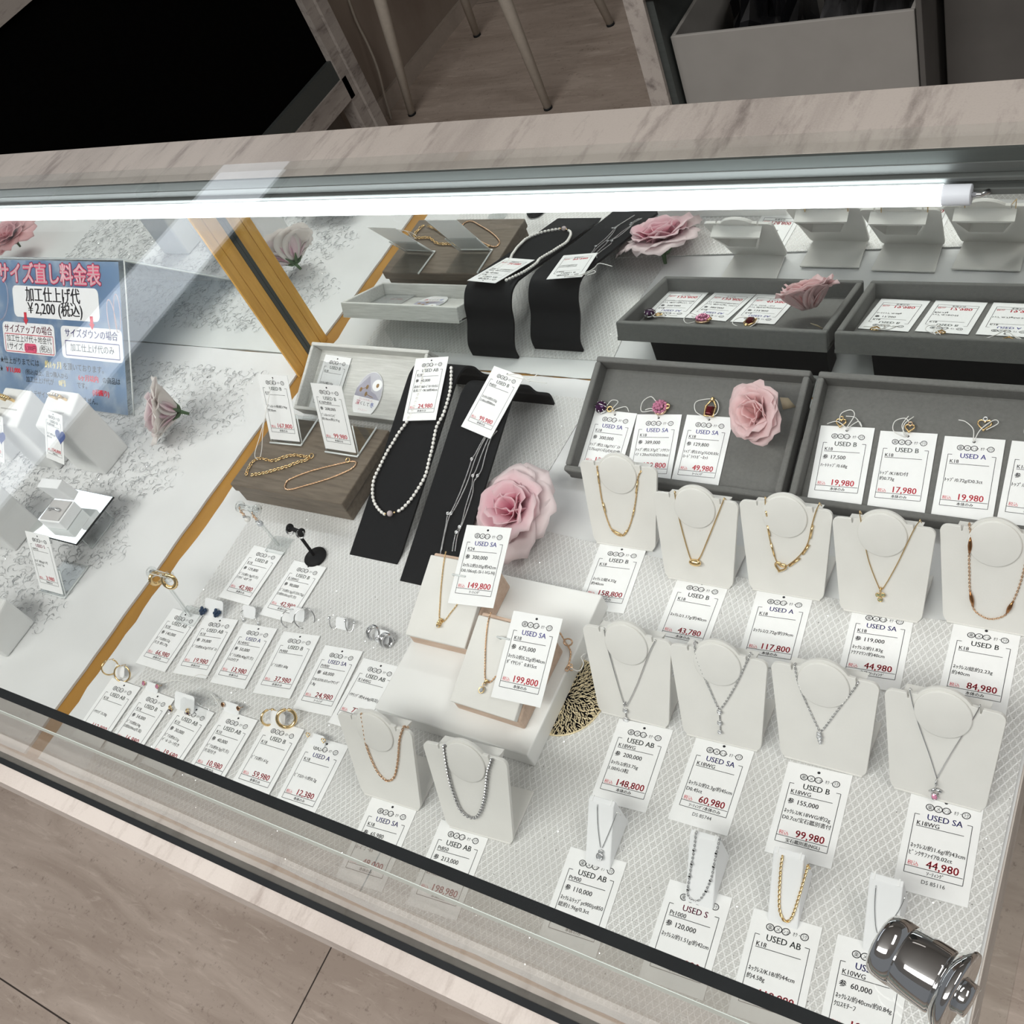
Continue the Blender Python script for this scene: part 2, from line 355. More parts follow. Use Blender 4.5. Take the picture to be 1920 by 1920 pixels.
def smooth(pts, per=8, closed=False):                    # Catmull-Rom through points
    pts = [V(p) for p in pts]; n = len(pts); out = []
    for i in range(n if closed else n - 1):
        p0 = pts[(i - 1) % n] if (closed or i) else pts[0]; p1 = pts[i]; p2 = pts[(i + 1) % n]; p3 = pts[(i + 2) % n] if (closed or i + 2 < n) else p2
        for k in range(per):
            t = k / per
            out.append(.5 * ((2 * p1) + (p2 - p0) * t + (2 * p0 - 5 * p1 + 4 * p2 - p3) * t * t + (3 * p1 - p0 - 3 * p2 + p3) * t ** 3))
    if not closed: out.append(pts[-1])
    return out
def resample(pts, step):
    out = [pts[0]]; acc = 0
    for a, b in zip(pts, pts[1:]):
        L = (b - a).length
        while acc + L >= step and L > 0:
            t = (step - acc) / L; a = a.lerp(b, t); out.append(a.copy()); L = (b - a).length; acc = 0
        acc += L
    return out
def chain(mb, pts, kind='cable', r=.0004, mi=0, closed=False, nrm=V((0, 0, 1)), per=8):
    p = smooth(pts, per, closed)
    if closed: p.append(p[0])
    if kind == 'cable':                                  # small oval links, every second one on edge
        q = resample(p, r * 4.2)
        for i in range(len(q) - 1):
            d = (q[i + 1] - q[i]).normalized(); y = nrm if i % 2 else nrm.cross(d)
            if abs(y.dot(d)) > .95: y = d.orthogonal()
            mb.ring((0, 0, 0), r * 2.1, r * .75, mi, frame((q[i] + q[i + 1]) / 2, d, y), 8, 4, 1.35, .8)
    elif kind == 'snake': mb.tube(resample(p, .0012) + [p[-1]], r, 6, mi)
    elif kind == 'twist':
        q = resample(p, r * 1.6)
        for ph in (0, math.pi):
            z = []
            for i in range(len(q)):
                d = (q[min(i + 1, len(q) - 1)] - q[max(i - 1, 0)]); d = d.normalized() if d.length else V((1, 0, 0)); a = nrm; b = d.cross(a)
                t = i * 1.05 + ph; z.append(q[i] + (a * math.cos(t) + b * math.sin(t)) * r * .75)
            mb.tube(z, r * .8, 5, mi)
    elif kind == 'bead':
        for c in resample(p, r * 2.05): mb.ball(c, r, mi, 6, 4, sm=False)
    return p

# ---------------------------------------------------------------- room
mb = MB().box(-5, 3, -3, 4.2, -.87, -.85); struct('floor', mb, M_FLOOR)
mb = MB().box(-5, 3, -3, 4.2, 1.9, 1.93); struct('ceiling', mb, mat('ceiling_paint', (.62, .62, .61), .9, noise=.03))
mb = MB().box(-5, 3, 4.2, 4.25, -.85, 1.9); struct('wall_back', mb, mat('dim_wall', (.30, .28, .255), .9, noise=.05))
mb = MB().box(-2.4, -2.13, 2.06, 4.2, -.85, 1.2); struct('wall_left', mb, M_PANEL)
mb = MB().box(-2.13, -2.118, 2.06, 4.2, -.85, -.80); struct('baseboard_left', mb, mat('beige_skirting', (.44, .38, .33), .5, noise=.05))
# long light trough in the ceiling over the passage, mirrored in the glass top
t = thing('ceiling_light', (-3.58, 2.1, 1.85), 'long narrow light trough set in the ceiling above the passage', 'ceiling light')
MB().box(-.21, .21, -1.6, 1.6, .02, .05).build('housing', M_ALU2, t)
MB().box(-.19, .19, -1.58, 1.58, 0, .02).build('diffuser', mat('trough_diffuser', (.9, .9, .9), .6, noise=.01, emit=((.86, .92, 1), 2.2)), t)
for (x, y), lb in (((-4.24, 2.74), 'small round downlight in the ceiling farther down the passage'), ((-4.18, 1.75), 'small round downlight in the ceiling nearer down the passage')):
    t = thing('ceiling_downlight', (x, y, 1.88), lb, 'ceiling light', 'ceiling downlights')
    MB().lathe([(.05, 0), (.06, 0), (.06, .02), (.05, .02)], 20).build('trim_ring', M_ALU, t)
    MB().lathe([(.048, .004), (.048, .015)], 20).build('lamp', mat('downlight_lamp', (1, 1, 1), .5, noise=.01, emit=((.9, .95, 1), 40)), t)

# ---------------------------------------------------------------- showcase
XL, XR, YM = -1.7, -.0336, .45165
case = thing('jewelry_showcase', (-.8, .25, 0), 'glass topped jewelry showcase with pale marble edging, filled with tagged necklaces and earrings', 'showcase')
CI = case.matrix_world.inverted()
def cpart(mb, name, m, par=None, bevel=0, label=None):
    mb.v = [tuple(CI @ V(p)) for p in mb.v]; return mb.build(name, m, par or case, None, bevel, 2, label)
cpart(MB().box(XL, XR, .0355, .47, -.038, -.003).box(XL, XR, .0355, .0565, -.003, 0), 'front_ledge', M_MARB2, label='pinkish marble front ledge')
cpart(MB().box(XL, -.35, .33, .46, -.85, -.038), 'plinth', M_MARB)
cpart(MB().box(XL, XR, .0462, .0499, -.002, .0006), 'glass_channel', M_SEAL, label='black channel in front of the glass')
cpart(MB().box(-.0345, XR, .0565, YM, -.003, 0), 'side_ledge', M_MARB2)
cpart(MB().box(XL, -.0345, .0565, YM, -.003, 0), 'bottom_board', M_OCHRE, label='ochre brown board under the liners')
ys = at(640, 241.7, .211).y
cpart(MB().box(XL, .6, .4145, ys, .199, .211), 'rear_counter_top', M_MARB, bevel=.0006, label='grey veined marble strip along the back')
cpart(MB().box(XL, .6, .4549, ys - .004, -.038, .199), 'rear_panel', M_PANEL)
cpart(MB().box(XL, XR, YM, YM + .003, 0, .199), 'mirror_back', M_MIRROR, label='mirror along the back of the case')
tg = cpart(MB().box(XL, -.012, .0442, .4165, .2150, .2208), 'top_glass', M_GLASS)
cpart(MB().box(XL, -.012, .0440, .0442, .2150, .2208), 'glass_edge', mat('polished_glass_edge', (.62, .70, .66), .2, noise=.05), tg, label='polished pale green glass edge')
cpart(MB().box(XL, XR, .0499, .0536, 0, .2146), 'front_glass', M_GLASS2)
cpart(MB().box(XL, -.012, .0499, .0536, .2146, .2150), 'seal', M_SEAL, label='black seal between top and front glass')
rail = MB()
for a, b, y0 in ((.2045, .199, .4125), (.199, .1965, .4095), (.1965, .194, .4112), (.194, .1905, .408)):
    rail.box(XL, XR, y0, .4165, b, a)
cpart(rail, 'light_rail', M_ALU, bevel=.0005, label='ribbed aluminium rail above the light tube')
cpart(MB().box(XL, XR, .4128, .4165, .2045, .2108), 'rail_cover', M_ALU2)
mb = MB(); mb.tube([(XL + .02, .4046, .1935), (-.099, .4046, .1935)], .0048, 20)
lt = cpart(mb, 'light_tube', mat('led_tube_glow', (1, 1, 1), .5, noise=.01, emit=((.93, .975, 1), LED_STRENGTH)), label='glowing white light tube')
mb = MB(); mb.tube([(-.099, .4046, .1935), (-.0868, .4046, .1935)], .0047, 20); cpart(mb, 'end_cap', mat('tube_cap', (.78, .80, .88), .4, noise=.02), lt, .0004)
mb = MB(); mb.tube([(-.0868, .4046, .1935), (-.083, .4046, .1935), (-.080, .407, .1935)], .0012, 8); cpart(mb, 'connector_pin', M_SILV, lt)
p = MB().box(-.6405, -.6382, .4275, .4365, 0, .199); post = cpart(p, 'partition_post', M_POST, bevel=.0004, label='ochre wooden post at the mirror')
cpart(MB().box(-.6405, -.6382, .4369, .4482, 0, .199), 'post_back', M_POST, post, .0004)
cpart(MB().box(-.6407, -.6376, .4482, .4515, 0, .199), 'metal_edge', M_ALU2, post)

# liners: two torn-edged white sheets with a strip of board showing between them
def liner(name, x0, x1, y0, y1, th, label, wl, wr, seed):
    rnd = random.Random(seed); poly = []
    def wob(a): return a * (rnd.random() - .5)
    ny = 34; nx = 40
    poly += [(x0 + (x1 - x0) * i / nx, y0 + wob(.0012)) for i in range(nx)]
    w = 0
    for i in range(ny): w = w * .6 + wob(wr); poly.append((x1 + w, y0 + (y1 - y0) * i / ny))
    poly += [(x1 - (x1 - x0) * i / nx, y1 + wob(.0012)) for i in range(nx)]
    w = 0
    for i in range(ny): w = w * .6 + wob(wl); poly.append((x0 + w, y1 - (y1 - y0) * i / ny))
    o = MB().prism(poly, .0002, th).build(name, M_PAPER); return tag(o, label, 'liner sheet', 'white liner sheets in the case')
liner('liner_sheet', XL + .01, -.6412, .0585, .4508, .0022, 'white liner sheet with a torn edge left of the ochre strip', 0, .0012, 1)
liner('liner_sheet', -.6262, -.0345, .0585, .4508, .0010, 'white liner sheet right of the ochre strip under the silver net', .0032, 0, 2)
def net(poly, z, label):
    o = MB().prism(poly, z, z + .0006).build('net_cloth', M_NET); tag(o, label, 'cloth', 'silver net cloths')
net([(-.594, .33), (-.585, .27), (-.583, .20), (-.588, .12), (-.577, .0605), (-.33, .0605), (-.348, .30), (-.356, .362), (-.352, .432), (-.59, .437)], .0011, 'silver diamond net cloth under the earrings and black ramps')
net([(-.40, .0612), (-.0358, .0612), (-.0358, .305), (-.10, .301), (-.20, .306), (-.30, .312), (-.395, .318)], .0018, 'silver diamond net cloth under the white necklace busts')

# ---------------------------------------------------------------- behind the counter
def bx(name, par, x0, x1, y0, y1, z0, z1, m, bevel=0, label=None):
    o = V(par.matrix_world.translation); return MB().box(x0 - o.x, x1 - o.x, y0 - o.y, y1 - o.y, z0 - o.z, z1 - o.z).build(name, m, par, None, bevel, 2, label)
dk = thing('display_cabinet', (-2.25, 1.6, -.85), 'large unlit black glass cabinet framed in marble, behind the counter at left', 'cabinet')
bx('glass_front', dk, -2.05, -2.02, .6, 2.0, -.60, .0, M_DARK)
bx('cabinet_body', dk, -2.5, -2.05, .6, 2.03, -.60, .0, M_DARK)
bx('bottom_glass_edge', dk, -2.02, -2.006, .6, 2.0, -.60, -.545, M_ALU2)
bx('bottom_rail', dk, -2.05, -2.0, .6, 2.02, -.66, -.60, M_MARB)
bx('frame_post', dk, -2.05, -2.0, 2.0, 2.035, -.85, .1, M_MARB)
bx('frame_post', dk, -2.07, -1.99, 2.036, 2.075, -.85, .1, M_MARB)
bx('top_rail', dk, -2.05, -2.0, .6, 2.04, .0, .06, M_MARB)
st = thing('stool', (-1.765, 2.40, -.85), 'cream painted stool with four slim tapered legs on the floor behind the counter', 'stool')
for a, up in (((773, 215), (686, 0)), ((895, 67), (868, 0)), ((1028, 204), (919, 0)), ((1145, 47), (1123, 0))):
    f = at(*a, -.85); c = V((-1.765, 2.40, -.30)); top = V((c.x + (f.x - c.x) * .72, c.y + (f.y - c.y) * .72, -.30))
    o = V((-1.765, 2.40, -.85)); mb = MB(); mb.tube([f - o + V((0, 0, .004)), f.lerp(top, .5) - o, top - o], [.011, .017, .021], 12); lg = mb.build('leg', M_CREAM, st)
    mb = MB(); mb.tube([f - o, f - o + V((0, 0, .006))], .0125, 12); mb.build('foot_cap', M_SEAL, lg)
MB().lathe([(.02, .53), (.21, .53), (.225, .545), (.22, .575), (.02, .585)], 32).build('seat', M_CREAM, st)
cb = MB(); cb.tube(smooth([aty(650, -10, 2.3), aty(668, 40, 2.28), aty(690, 85, 2.26), aty(708, 130, 2.24), aty(722, 185, 2.22), aty(734, 225, 2.2)], 6), .004, 6)
tag(cb.build('power_cable', M_CREAM), 'thin pale cable hanging beside the beige panel behind the counter', 'cable')
cab = thing('open_cabinet', (-.2, 1.1, -.85), 'open cabinet with a marble side panel behind the counter at right', 'cabinet')
bx('side_panel', cab, -.505, -.484, .9, 1.4, -.85, .5, M_MARB)
bx('side_lining', cab, -.484, -.476, .905, 1.4, -.85, .5, M_ALU2)
bx('shelf', cab, -.476, .55, .91, 1.4, -.29, -.27, M_PANEL)
bx('top_rail', cab, -.484, .55, .9, .916, .052, .12, M_MARB)
bx('back_panel', cab, -.476, .55, 1.38, 1.4, -.85, .5, M_CARD2)
ct = thing('carton', (-.355, 1.02, -.27), 'open grey cardboard carton holding plastic bags in the cabinet behind the counter', 'carton')
def ctl(x0, x1, y0, y1, z0, z1, nm='side_wall'): bx(nm, ct, x0, x1, y0, y1, z0, z1, M_CARD, .0008)
ctl(-.473, -.239, .915, .919, -.27, .004); ctl(-.473, -.239, 1.16, 1.164, -.27, .004); ctl(-.473, -.469, .919, 1.16, -.27, .004); ctl(-.243, -.239, .919, 1.16, -.27, .004)
ctl(-.469, -.243, .919, 1.16, -.27, -.266, 'bottom_panel')
bx('side_flap', ct, -.237, -.232, .912, 1.16, -.27, .07, M_CARD2, .0008)
def crumple(name, c, s, m, label, seed):
    rnd = random.Random(seed); mb = MB(); n, k = 26, 16; P = []
    for i in range(k + 1):
        a = math.pi * i / k; row = []
        for j in range(n + 1):
            b = 2 * math.pi * (j % n) / n
            f = 1 + .16 * math.sin(3 * b + seed + 2 * a) + .12 * math.sin(7 * b - 4 * a + seed * 2) + .09 * math.sin(11 * a + 5 * b)
            row.append((s[0] * math.sin(a) * math.cos(b) * f, s[1] * math.sin(a) * math.sin(b) * f, s[2] * -math.cos(a) * f))
        P.append(row)
    mb.grid(P, 0, False); o = mb.build(name, m, None, Mx.Translation(c)); tag(o, label, 'bag', 'plastic bags in the carton')
crumple('plastic_bag', (-.42, 1.035, -.10), (.036, .09, .10), M_DARKBAG, 'crumpled black plastic bag at the left end of the carton', 1)
crumple('plastic_bag', (-.335, 1.03, -.09), (.020, .06, .095), M_CLRBAG, 'smoky clear plastic bag in the middle of the carton', 2)
crumple('plastic_bag', (-.278, 1.04, -.095), (.024, .08, .10), M_CLRBAG, 'smoky clear plastic bag at the right end of the carton', 3)
sb = thing('carton', (-.05, 1.05, -.27), 'dark grey carton standing right of the open carton in the cabinet', 'carton')
bx('carton_body', sb, -.225, .2, .96, 1.25, -.27, .12, M_CARD2, .001)

# ---------------------------------------------------------------- price tags
UP = V((0, 0, 1))
def flatp(z): return (V((0, 0, z)), UP, V((1, 0, 0)), V((0, 1, 0)))
def slope(o, lean, yaw=0, off=0):                       # plane through o, rising backwards at an angle
    a = math.radians(lean); c, s = math.cos(math.radians(yaw)), math.sin(math.radians(yaw))
    ex = V((c, s, 0)); ey = V((-s * math.cos(a), c * math.cos(a), math.sin(a))); n = ex.cross(ey)
    return (V(o) + n * off, n, ex, ey)
def rect_on(P, w, h, **cor):                            # rigid fit of a w x h card to its corner pixels on plane P
    o, n, ex, ey = P; T = dict(TL=(-w / 2, h / 2), TR=(w / 2, h / 2), BL=(-w / 2, -h / 2), BR=(w / 2, -h / 2)); q = []; t = []
    for k, px in cor.items():
        d = onp(px[0], px[1], o, n) - o; q.append((d.dot(ex), d.dot(ey))); t.append(T[k])
    m = len(q); qc = (sum(a for a, _ in q) / m, sum(b for _, b in q) / m); tc = (sum(a for a, _ in t) / m, sum(b for _, b in t) / m)
    S = C = 0
    for (a, b), (c, d) in zip(q, t):
        a -= qc[0]; b -= qc[1]; c -= tc[0]; d -= tc[1]; C += c * a + d * b; S += c * b - d * a
    th = math.atan2(S, C); c, s = math.cos(th), math.sin(th)
    cx = qc[0] - (c * tc[0] - s * tc[1]); cy = qc[1] - (s * tc[0] + c * tc[1])
    return frame(o + ex * cx + ey * cy, ex * c + ey * s, ey * c - ex * s)
GC = {'SA': 2, 'A': 2, 'S': 5, 'B': 4, 'AB': 4}
def tag_mesh(w, h, grade, metal, ref, d1, d2, price, foot='本体のみ', extra=None, head=True, back=False):
    k = w / .032; mb = MB(); T = .0003; z = T + .00007; mm = .001 * k; hy = h / k * 1000 / 2
    mb.box(-w / 2, w / 2, -h / 2, h / 2, 0, T, 0)
    if back: return mb
    def tx(s, x, y, sz, mi, al='L', mw=None, **kw): mb.text(s, x * mm, y * mm, sz * mm, z, mi, al, mw * mm if mw else None, **kw)
    mb.disc(0, (hy - 2.6) * mm, .8 * mm, .7 * mm, z, 1, None, 12)  # punched hole drawn as a dark disc, its shade put into the ink colour
    t = hy - 7.4
    if head:
        for i, (gx, s) in enumerate(((-6.6, '楽'), (-2.9, 'メ'), (.7, 'ショ'), (5.0, 'ｵｸ'), (9.3, 'ﾗｸ'))):
            tx(s, gx, t, 2.3, 1, 'C', 2.5)
            if i != 3: mb.oval(gx * mm, (t + .85) * mm, 1.75 * mm, 1.5 * mm, .38 * mm, z + .00002, 1)
        for gx in (-4.7, -1.1, 2.8, 7.0): mb.disc(gx * mm, (t + .9) * mm, .22 * mm, .22 * mm, z, 1, None, 8)
    g = GC.get(grade, 4); tx('USED ' + grade, .8, t - 5.4, 4.1, g, 'C', 17, bold=.00007)
    b = -hy + (6.7 if not extra else 8.8); top = t - 3.6; L = .28
    for x0, y0, x1, y1 in ((-12.6, top, -12.6, b), (-12.6, b, 12.6, b), (12.6, b, 12.6, top), (-12.6, top, -10.4, top), (10.4, top, 12.6, top), (-11.2, t - 9.2, 9.8, t - 9.2), (-12.6, b + 3.3, 12.2, b + 3.3)):
        mb.bar(x0 * mm, y0 * mm, x1 * mm, y1 * mm, L * mm, z, 1)
    tx(metal, -11, t - 8.7, 3.0, 1, bold=.00004)
    if ref: tx('参', -11.3, t - 14.0, 3.1, 1, bold=.00016); tx(ref, -6.4, t - 14.0, 3.4, 1, mw=13, bold=.00005)
    yy = t - 19.2 if ref else t - 20.0
    if d1: tx(d1, -11.9, yy, 2.7, 1, mw=23.6, bold=.00004)
    if d2: tx(d2, -11.9, yy - 3.4, 2.7, 1, mw=23.6, bold=.00004)
    tx('税込', -11.8, b + 3.9, 2.5, 3); tx(price, 3.2, b + 4.0, 5.2, 3, 'C', 15.5, bold=.00010)
    if foot: tx(foot, .6, b + .75, 2.2, 1, 'C', 17, bold=.00004)
    if extra: tx(extra, .6, b - 3.6, 2.6, 1, 'C', 15)
    return mb
TAGM = [M_TAG, M_INK, M_BLUE, M_RED, M_GREY, M_MAG]
def price_tag(P, cor, fields, label, w=.0315, h=.048, group='price tags', string=None, sr=.0003, off=.0):
    M = rect_on(P, w, h, **cor)
    if off: M = M @ Mx.Translation((0, 0, off))
    mb = tag_mesh(w, h, *fields[:8] if len(fields) >= 8 else fields, **(fields[8] if len(fields) > 8 else {}))
    if not string:
        o = mb.build('price_tag', TAGM, None, M); return tag(o, label, 'price tag', group)
    t = thing('price_tag', M, label, 'price tag', group); mb.build('tag_card', TAGM, t)
    s = MB(); inv = M.inverted()
    for line in string:
        pts = [V((0, h / 2 - .0026, .0005))]
        for q in line: 
            zz = q[2] if len(q) > 2 else .001
            pts.append(inv @ (onp(q[0], q[1], P[0], P[1]) + P[1] * zz))
        s.tube(smooth(pts, 7), sr, 5)
    s.build('string', M_STRING, t); return t

F0 = flatp(.0026)
nk = 'price tags by the necklace busts'; ek = 'price tags of the earrings'
def T(cor, f, label, **kw): return price_tag(kw.pop('P', F0), cor, f, label, **kw)
# earring tags, three rows
T(dict(TL=(472, 1029), TR=(529.5, 1042), BL=(415, 1112), BR=(471, 1130)), ('B', 'K18', '129,800', 'ﾋﾟｱｽ/約1.9g(片方)', 'ｱｺﾔﾊﾟｰﾙ/ｲﾝﾃﾞｨｺﾞｰﾙ', None, '42,980'), 'x') if 0 else None
E_TAGS = [
 (dict(TL=(472, 1029), TR=(529.5, 1042), BL=(415, 1112), BR=(471, 1130)), 'B', 'K18', '129,800', 'ﾋﾟｱｽ/約1.9g(片方)', 'ｱｺﾔﾊﾟｰﾙ/ﾀﾞｲﾔ', '42,980', '本体のみ', 'USED B tag at 42,980 below the pearl drop earrings'),
 (dict(TL=(551.7, 1053.6), TR=(610, 1066), BL=(489, 1149.5), BR=(548, 1167)), 'B', 'K18WG', '90,000', 'ﾋﾟｱｽ/約1.5g(片方0.75g)', 'D約0.05ct(片方)', '42,980', '本体のみ', 'USED B tag at 42,980 in front of the black earring stand'),
 (dict(TL=(323.5, 1144), TR=(377, 1158), BL=(257, 1241), BR=(310.5, 1256)), 'AB', 'K18', '140,000', 'ﾋﾟｱｽ/約0.52g', '片方 約1.29g', '66,980', '本体のみ', 'USED AB tag at 66,980, leftmost in the middle earring row'),
 (dict(TL=(386, 1154), TR=(442, 1167), BL=(328.7, 1258), BR=(387, 1273)), 'AB', 'K18', '39,000', 'ﾋﾟｱｽ/約0.67g/ﾁﾀﾝﾎﾟｽﾄ', '', '19,980', '本体のみ', 'USED AB tag at 19,980 under the navy rose ear studs'),
 (dict(TL=(455, 1168), TR=(520, 1181), BL=(397.7, 1277.5), BR=(457.6, 1294)), 'A', 'K14WG', '50,000', 'ﾋﾟｱｽ/約0.40g(片方)', 'ﾒﾚD付き', '13,980', '本体のみ', 'blue USED A tag at 13,980 in the middle earring row'),
 (dict(TL=(532, 1180), BL=(475.8, 1299), BR=(542, 1315)), 'B', 'Pt900', '', 'ﾋﾟｱｽ/約1.60g', '', '37,980', '本体のみ', 'USED B tag at 37,980 under the large thin silver hoops'),
 (dict(TL=(611, 1207), TR=(680, 1222), BL=(550, 1329), BR=(621, 1346)), 'SA', 'Pt900', '68,000', 'D0.07/0.07ctｲﾔﾘﾝｸﾞ', '1.8g', '24,980', 'ｿｰﾃｨﾝｸﾞ', 'USED SA tag at 24,980 under the screw back earrings'),
 (dict(TL=(683, 1235), TR=(753, 1252), BL=(616.6, 1354)), 'AB', 'K14WG', '', 'ｲﾔﾘﾝｸﾞ/約4.64g(両耳)', '', '77,000', '本体のみ', 'USED AB tag at 77,000 behind the bust with the rose gold chain'),
 (dict(TL=(205, 1276), TR=(266, 1290), BL=(139, 1375)), 'AB', 'K18', '', 'ｲﾔﾘﾝｸﾞ/3.20g', '', '113,800', '本体のみ', 'USED AB tag at 113,800, front left corner of the case'),
 (dict(TL=(267, 1296), TR=(330, 1311), BL=(199, 1397)), 'B', 'K18', '54,000', 'ﾋﾟｱｽ/約0.54g', 'D約0.04ct(片耳)', '16,980', '本体のみ', 'USED B tag at 16,980 under the small pink ear studs'),
 (dict(TL=(340, 1320), TR=(404, 1336), BL=(268, 1424)), 'AB', 'K10', '30,000', 'ﾋﾟｱｽ/約0.51g', 'ﾊﾟｰﾙ･ｽﾄｰﾝ付き', '19,680', '本体のみ', 'USED AB tag with 参 30,000 under the tiny gold and dark stone studs'),
 (dict(TL=(416, 1334), TR=(486, 1351), BL=(347, 1450)), 'AB', 'K10', '40,000', 'ﾋﾟｱｽ/約0.3g(片方)', '片耳付き', '10,980', '本体のみ', 'USED AB tag at 10,980 under the brown heart ear studs'),
 (dict(TL=(500, 1352), TR=(572, 1370), BL=(430, 1473), BR=(502, 1495)), 'B', 'K18', '', 'ﾋﾟｱｽ/約1.61g', '', '59,980', '本体のみ', 'USED B tag at 59,980 under the thick gold hoops'),
 (dict(TL=(580, 1382), TR=(655, 1400), BR=(586, 1530)), 'A', 'K18', '', 'ﾋﾟｱｽ/ﾊｰﾄ/約0.2g', '', '12,380', '本体のみ', 'blue USED A tag at 12,380, nearest earring tag to the left busts')]
for c, g_, m_, r_, a_, b_, p_, f_, lb in E_TAGS: T(c, (g_, m_, r_, a_, b_, p_, f_, None), lb, w=.0312, h=.0475, group=ek)
N_TAGS = [
 (dict(TR=(1209, 1034), BR=(1171.5, 1148.6), BL=(1082, 1136)), 'B', 'K18', '', 'ﾈｯｸﾚｽ/総4.32g', '約40cm', '158,800', '本体のみ', None, 'USED B tag at 158,800 under the bust with gold bars'),
 (dict(TL=(1272, 1081), TR=(1368, 1097)), 'B', 'K18', '', 'ﾈｯｸﾚｽ/1.17g/約40cm', '', '43,780', '本体のみ', None, 'USED B tag at 43,780 under the gold bean necklace'),
 (dict(TL=(1420, 1107), TR=(1525, 1120)), 'A', 'K18', '', 'ﾈｯｸﾚｽ/2.72g/約39cm', '', '117,800', '本体のみ', None, 'blue USED A tag at 117,800 under the open heart necklace'),
 (dict(TR=(1707, 1167), BR=(1690, 1288), BL=(1573, 1273)), 'SA', 'K18', '119,000', 'ﾈｯｸﾚｽ/約1.83g', 'ｱｸｱﾏﾘﾝ/約40cm', '44,980', '本体/ｿｰﾃｨﾝｸﾞ', None, 'USED SA tag at 44,980 with 参 119,000 under the pale stone necklace'),
 (dict(TR=(1914, 1192), BR=(1887, 1336)), 'B', 'K18', '', 'ﾈｯｸﾚｽ/総約2.23g', '約40cm', '84,980', '本体のみ', None, 'USED B tag at 84,980 at the right edge of the case'),
 (dict(TL=(1159, 1352), TR=(1265, 1370), BL=(1109, 1495), BR=(1209, 1521.5)), 'AB', 'K18WG', '200,000', 'ﾈｯｸﾚｽ/約3.75g', '1.00ﾒﾚ/3粒', '148,800', '本体のみ', None, 'USED AB tag at 148,800 under the triple diamond pendant'),
 (dict(TL=(1305, 1388), TR=(1415, 1412), BL=(1251, 1527), BR=(1369, 1559)), 'SA', 'K18WG', '', 'ﾈｯｸﾚｽ/約2.3g/約45cm', 'D0.45ct', '60,980', 'ｿｰﾃｨﾝｸﾞ/本体のみ', 'DS 85744', 'USED SA tag at 60,980 with DS 85744 written below'),
 (dict(TL=(1478, 1430), TR=(1597, 1461), BL=(1433.5, 1593), BR=(1561, 1624)), 'B', 'K18WG', '155,000', 'ﾈｯｸﾚｽ/K18WG/約2g', 'D0.7ct/宝石鑑別書付', '99,980', '宝石鑑別書(NGL)', None, 'USED B tag at 99,980 under the pave leaf necklace'),
 (dict(TR=(1845, 1510), BL=(1672, 1663), BR=(1815.5, 1706.5)), 'SA', 'K18WG', '', 'ﾈｯｸﾚｽ/約1.6g/約43cm', 'ﾋﾟﾝｸｻﾌｧｲｱ0.02ct', '44,980', 'ｿｰﾃｨﾝｸﾞ', 'DS 85116', 'USED SA tag at 44,980 with DS 85116 under the pink stone necklace'),
 (dict(TL=(703, 1496), TR=(778, 1516)), 'SA', 'K18', '65,980', 'ﾈｯｸﾚｽ/約1.42g/約40cm', 'ﾛｰｽﾞｺﾞｰﾙﾄﾞ', '48,000', '本体のみ', None, 'USED SA tag with 参 65,980 partly behind the black seal'),
 (dict(TL=(826, 1536), TR=(922, 1562)), 'AB', 'Pt850', '213,000', 'ﾈｯｸﾚｽ/約18.2g', '約40cm', '198,980', '本体のみ', None, 'USED AB tag with 参 213,000 under the thick silver necklace'),
 (dict(TL=(1072, 1588), TR=(1174, 1617)), 'AB', 'Pt900', '110,000', 'ﾈｯｸﾚｽ/ﾄｯﾌﾟpt900/pt850', '総約1.96g/0.3ct', '49,800', '本体のみ', None, 'USED AB tag at 49,800 in front of the pear pendant stand'),
 (dict(TL=(1259, 1649), TR=(1371, 1683)), 'S', 'Pt1000', '120,000', 'ﾈｯｸﾚｽ/約1.51g/約42cm', '', '45,980', '本体のみ', None, 'magenta USED S tag with 参 120,000 near the front glass'),
 (dict(TL=(1415, 1703), TR=(1541, 1739)), 'AB', 'K18', '', 'ﾈｯｸﾚｽ/K18/約44cm', '約4.58g', '119,980', '本体のみ', None, 'USED AB tag at 119,980 in front of the twisted gold chain stand'),
 (dict(TL=(1574, 1752), TR=(1708, 1790)), 'A', 'K10WG', '60,000', 'ﾈｯｸﾚｽ/約40cm/約0.84g', 'ｸﾛｽﾓﾁｰﾌ', '19,980', '本体のみ', None, 'blue K10WG tag with 参 60,000 beside the chrome fitting')]
for c, g_, m_, r_, a_, b_, p_, f_, x_, lb in N_TAGS: T(c, (g_, m_, r_, a_, b_, p_, f_, x_), lb, w=.0318, h=.0482, group=nk)

# ---------------------------------------------------------------- necklace busts
def wb(mb, name, m, root, label=None, bevel=0):          # build world-space geometry as a child of root
    inv = root.matrix_world.inverted(); mb.v = [tuple(inv @ V(p)) for p in mb.v]; return mb.build(name, m, root, None, bevel, 2, label)
def arc(cx, cy, r, a0, a1, n): return [(cx + r * math.cos(math.radians(a0 + (a1 - a0) * i / n)), cy + r * math.sin(math.radians(a0 + (a1 - a0) * i / n))) for i in range(n + 1)]
OUT = arc(15.6, 6, 6.0, -88, -6, 6) + arc(22.2, 53.5, 3.6, -4, 88, 5) + [(16.1, 57.2), (15.7, 54.6), (15.2, 54.6), (14.9, 57.5)] + arc(0, 50.2, 13.9, 33, 147, 16) + [(-14.9, 57.5), (-15.2, 54.6), (-15.7, 54.6), (-16.1, 57.2)] + arc(-22.2, 53.5, 3.6, 92, 184, 5) + arc(-15.6, 6, 6.0, 186, 268, 6)
OUT = [(x / 1000, y / 1000) for x, y in OUT]
LEAN = math.degrees(math.atan2(.051, .0262))
BUSTS = {}
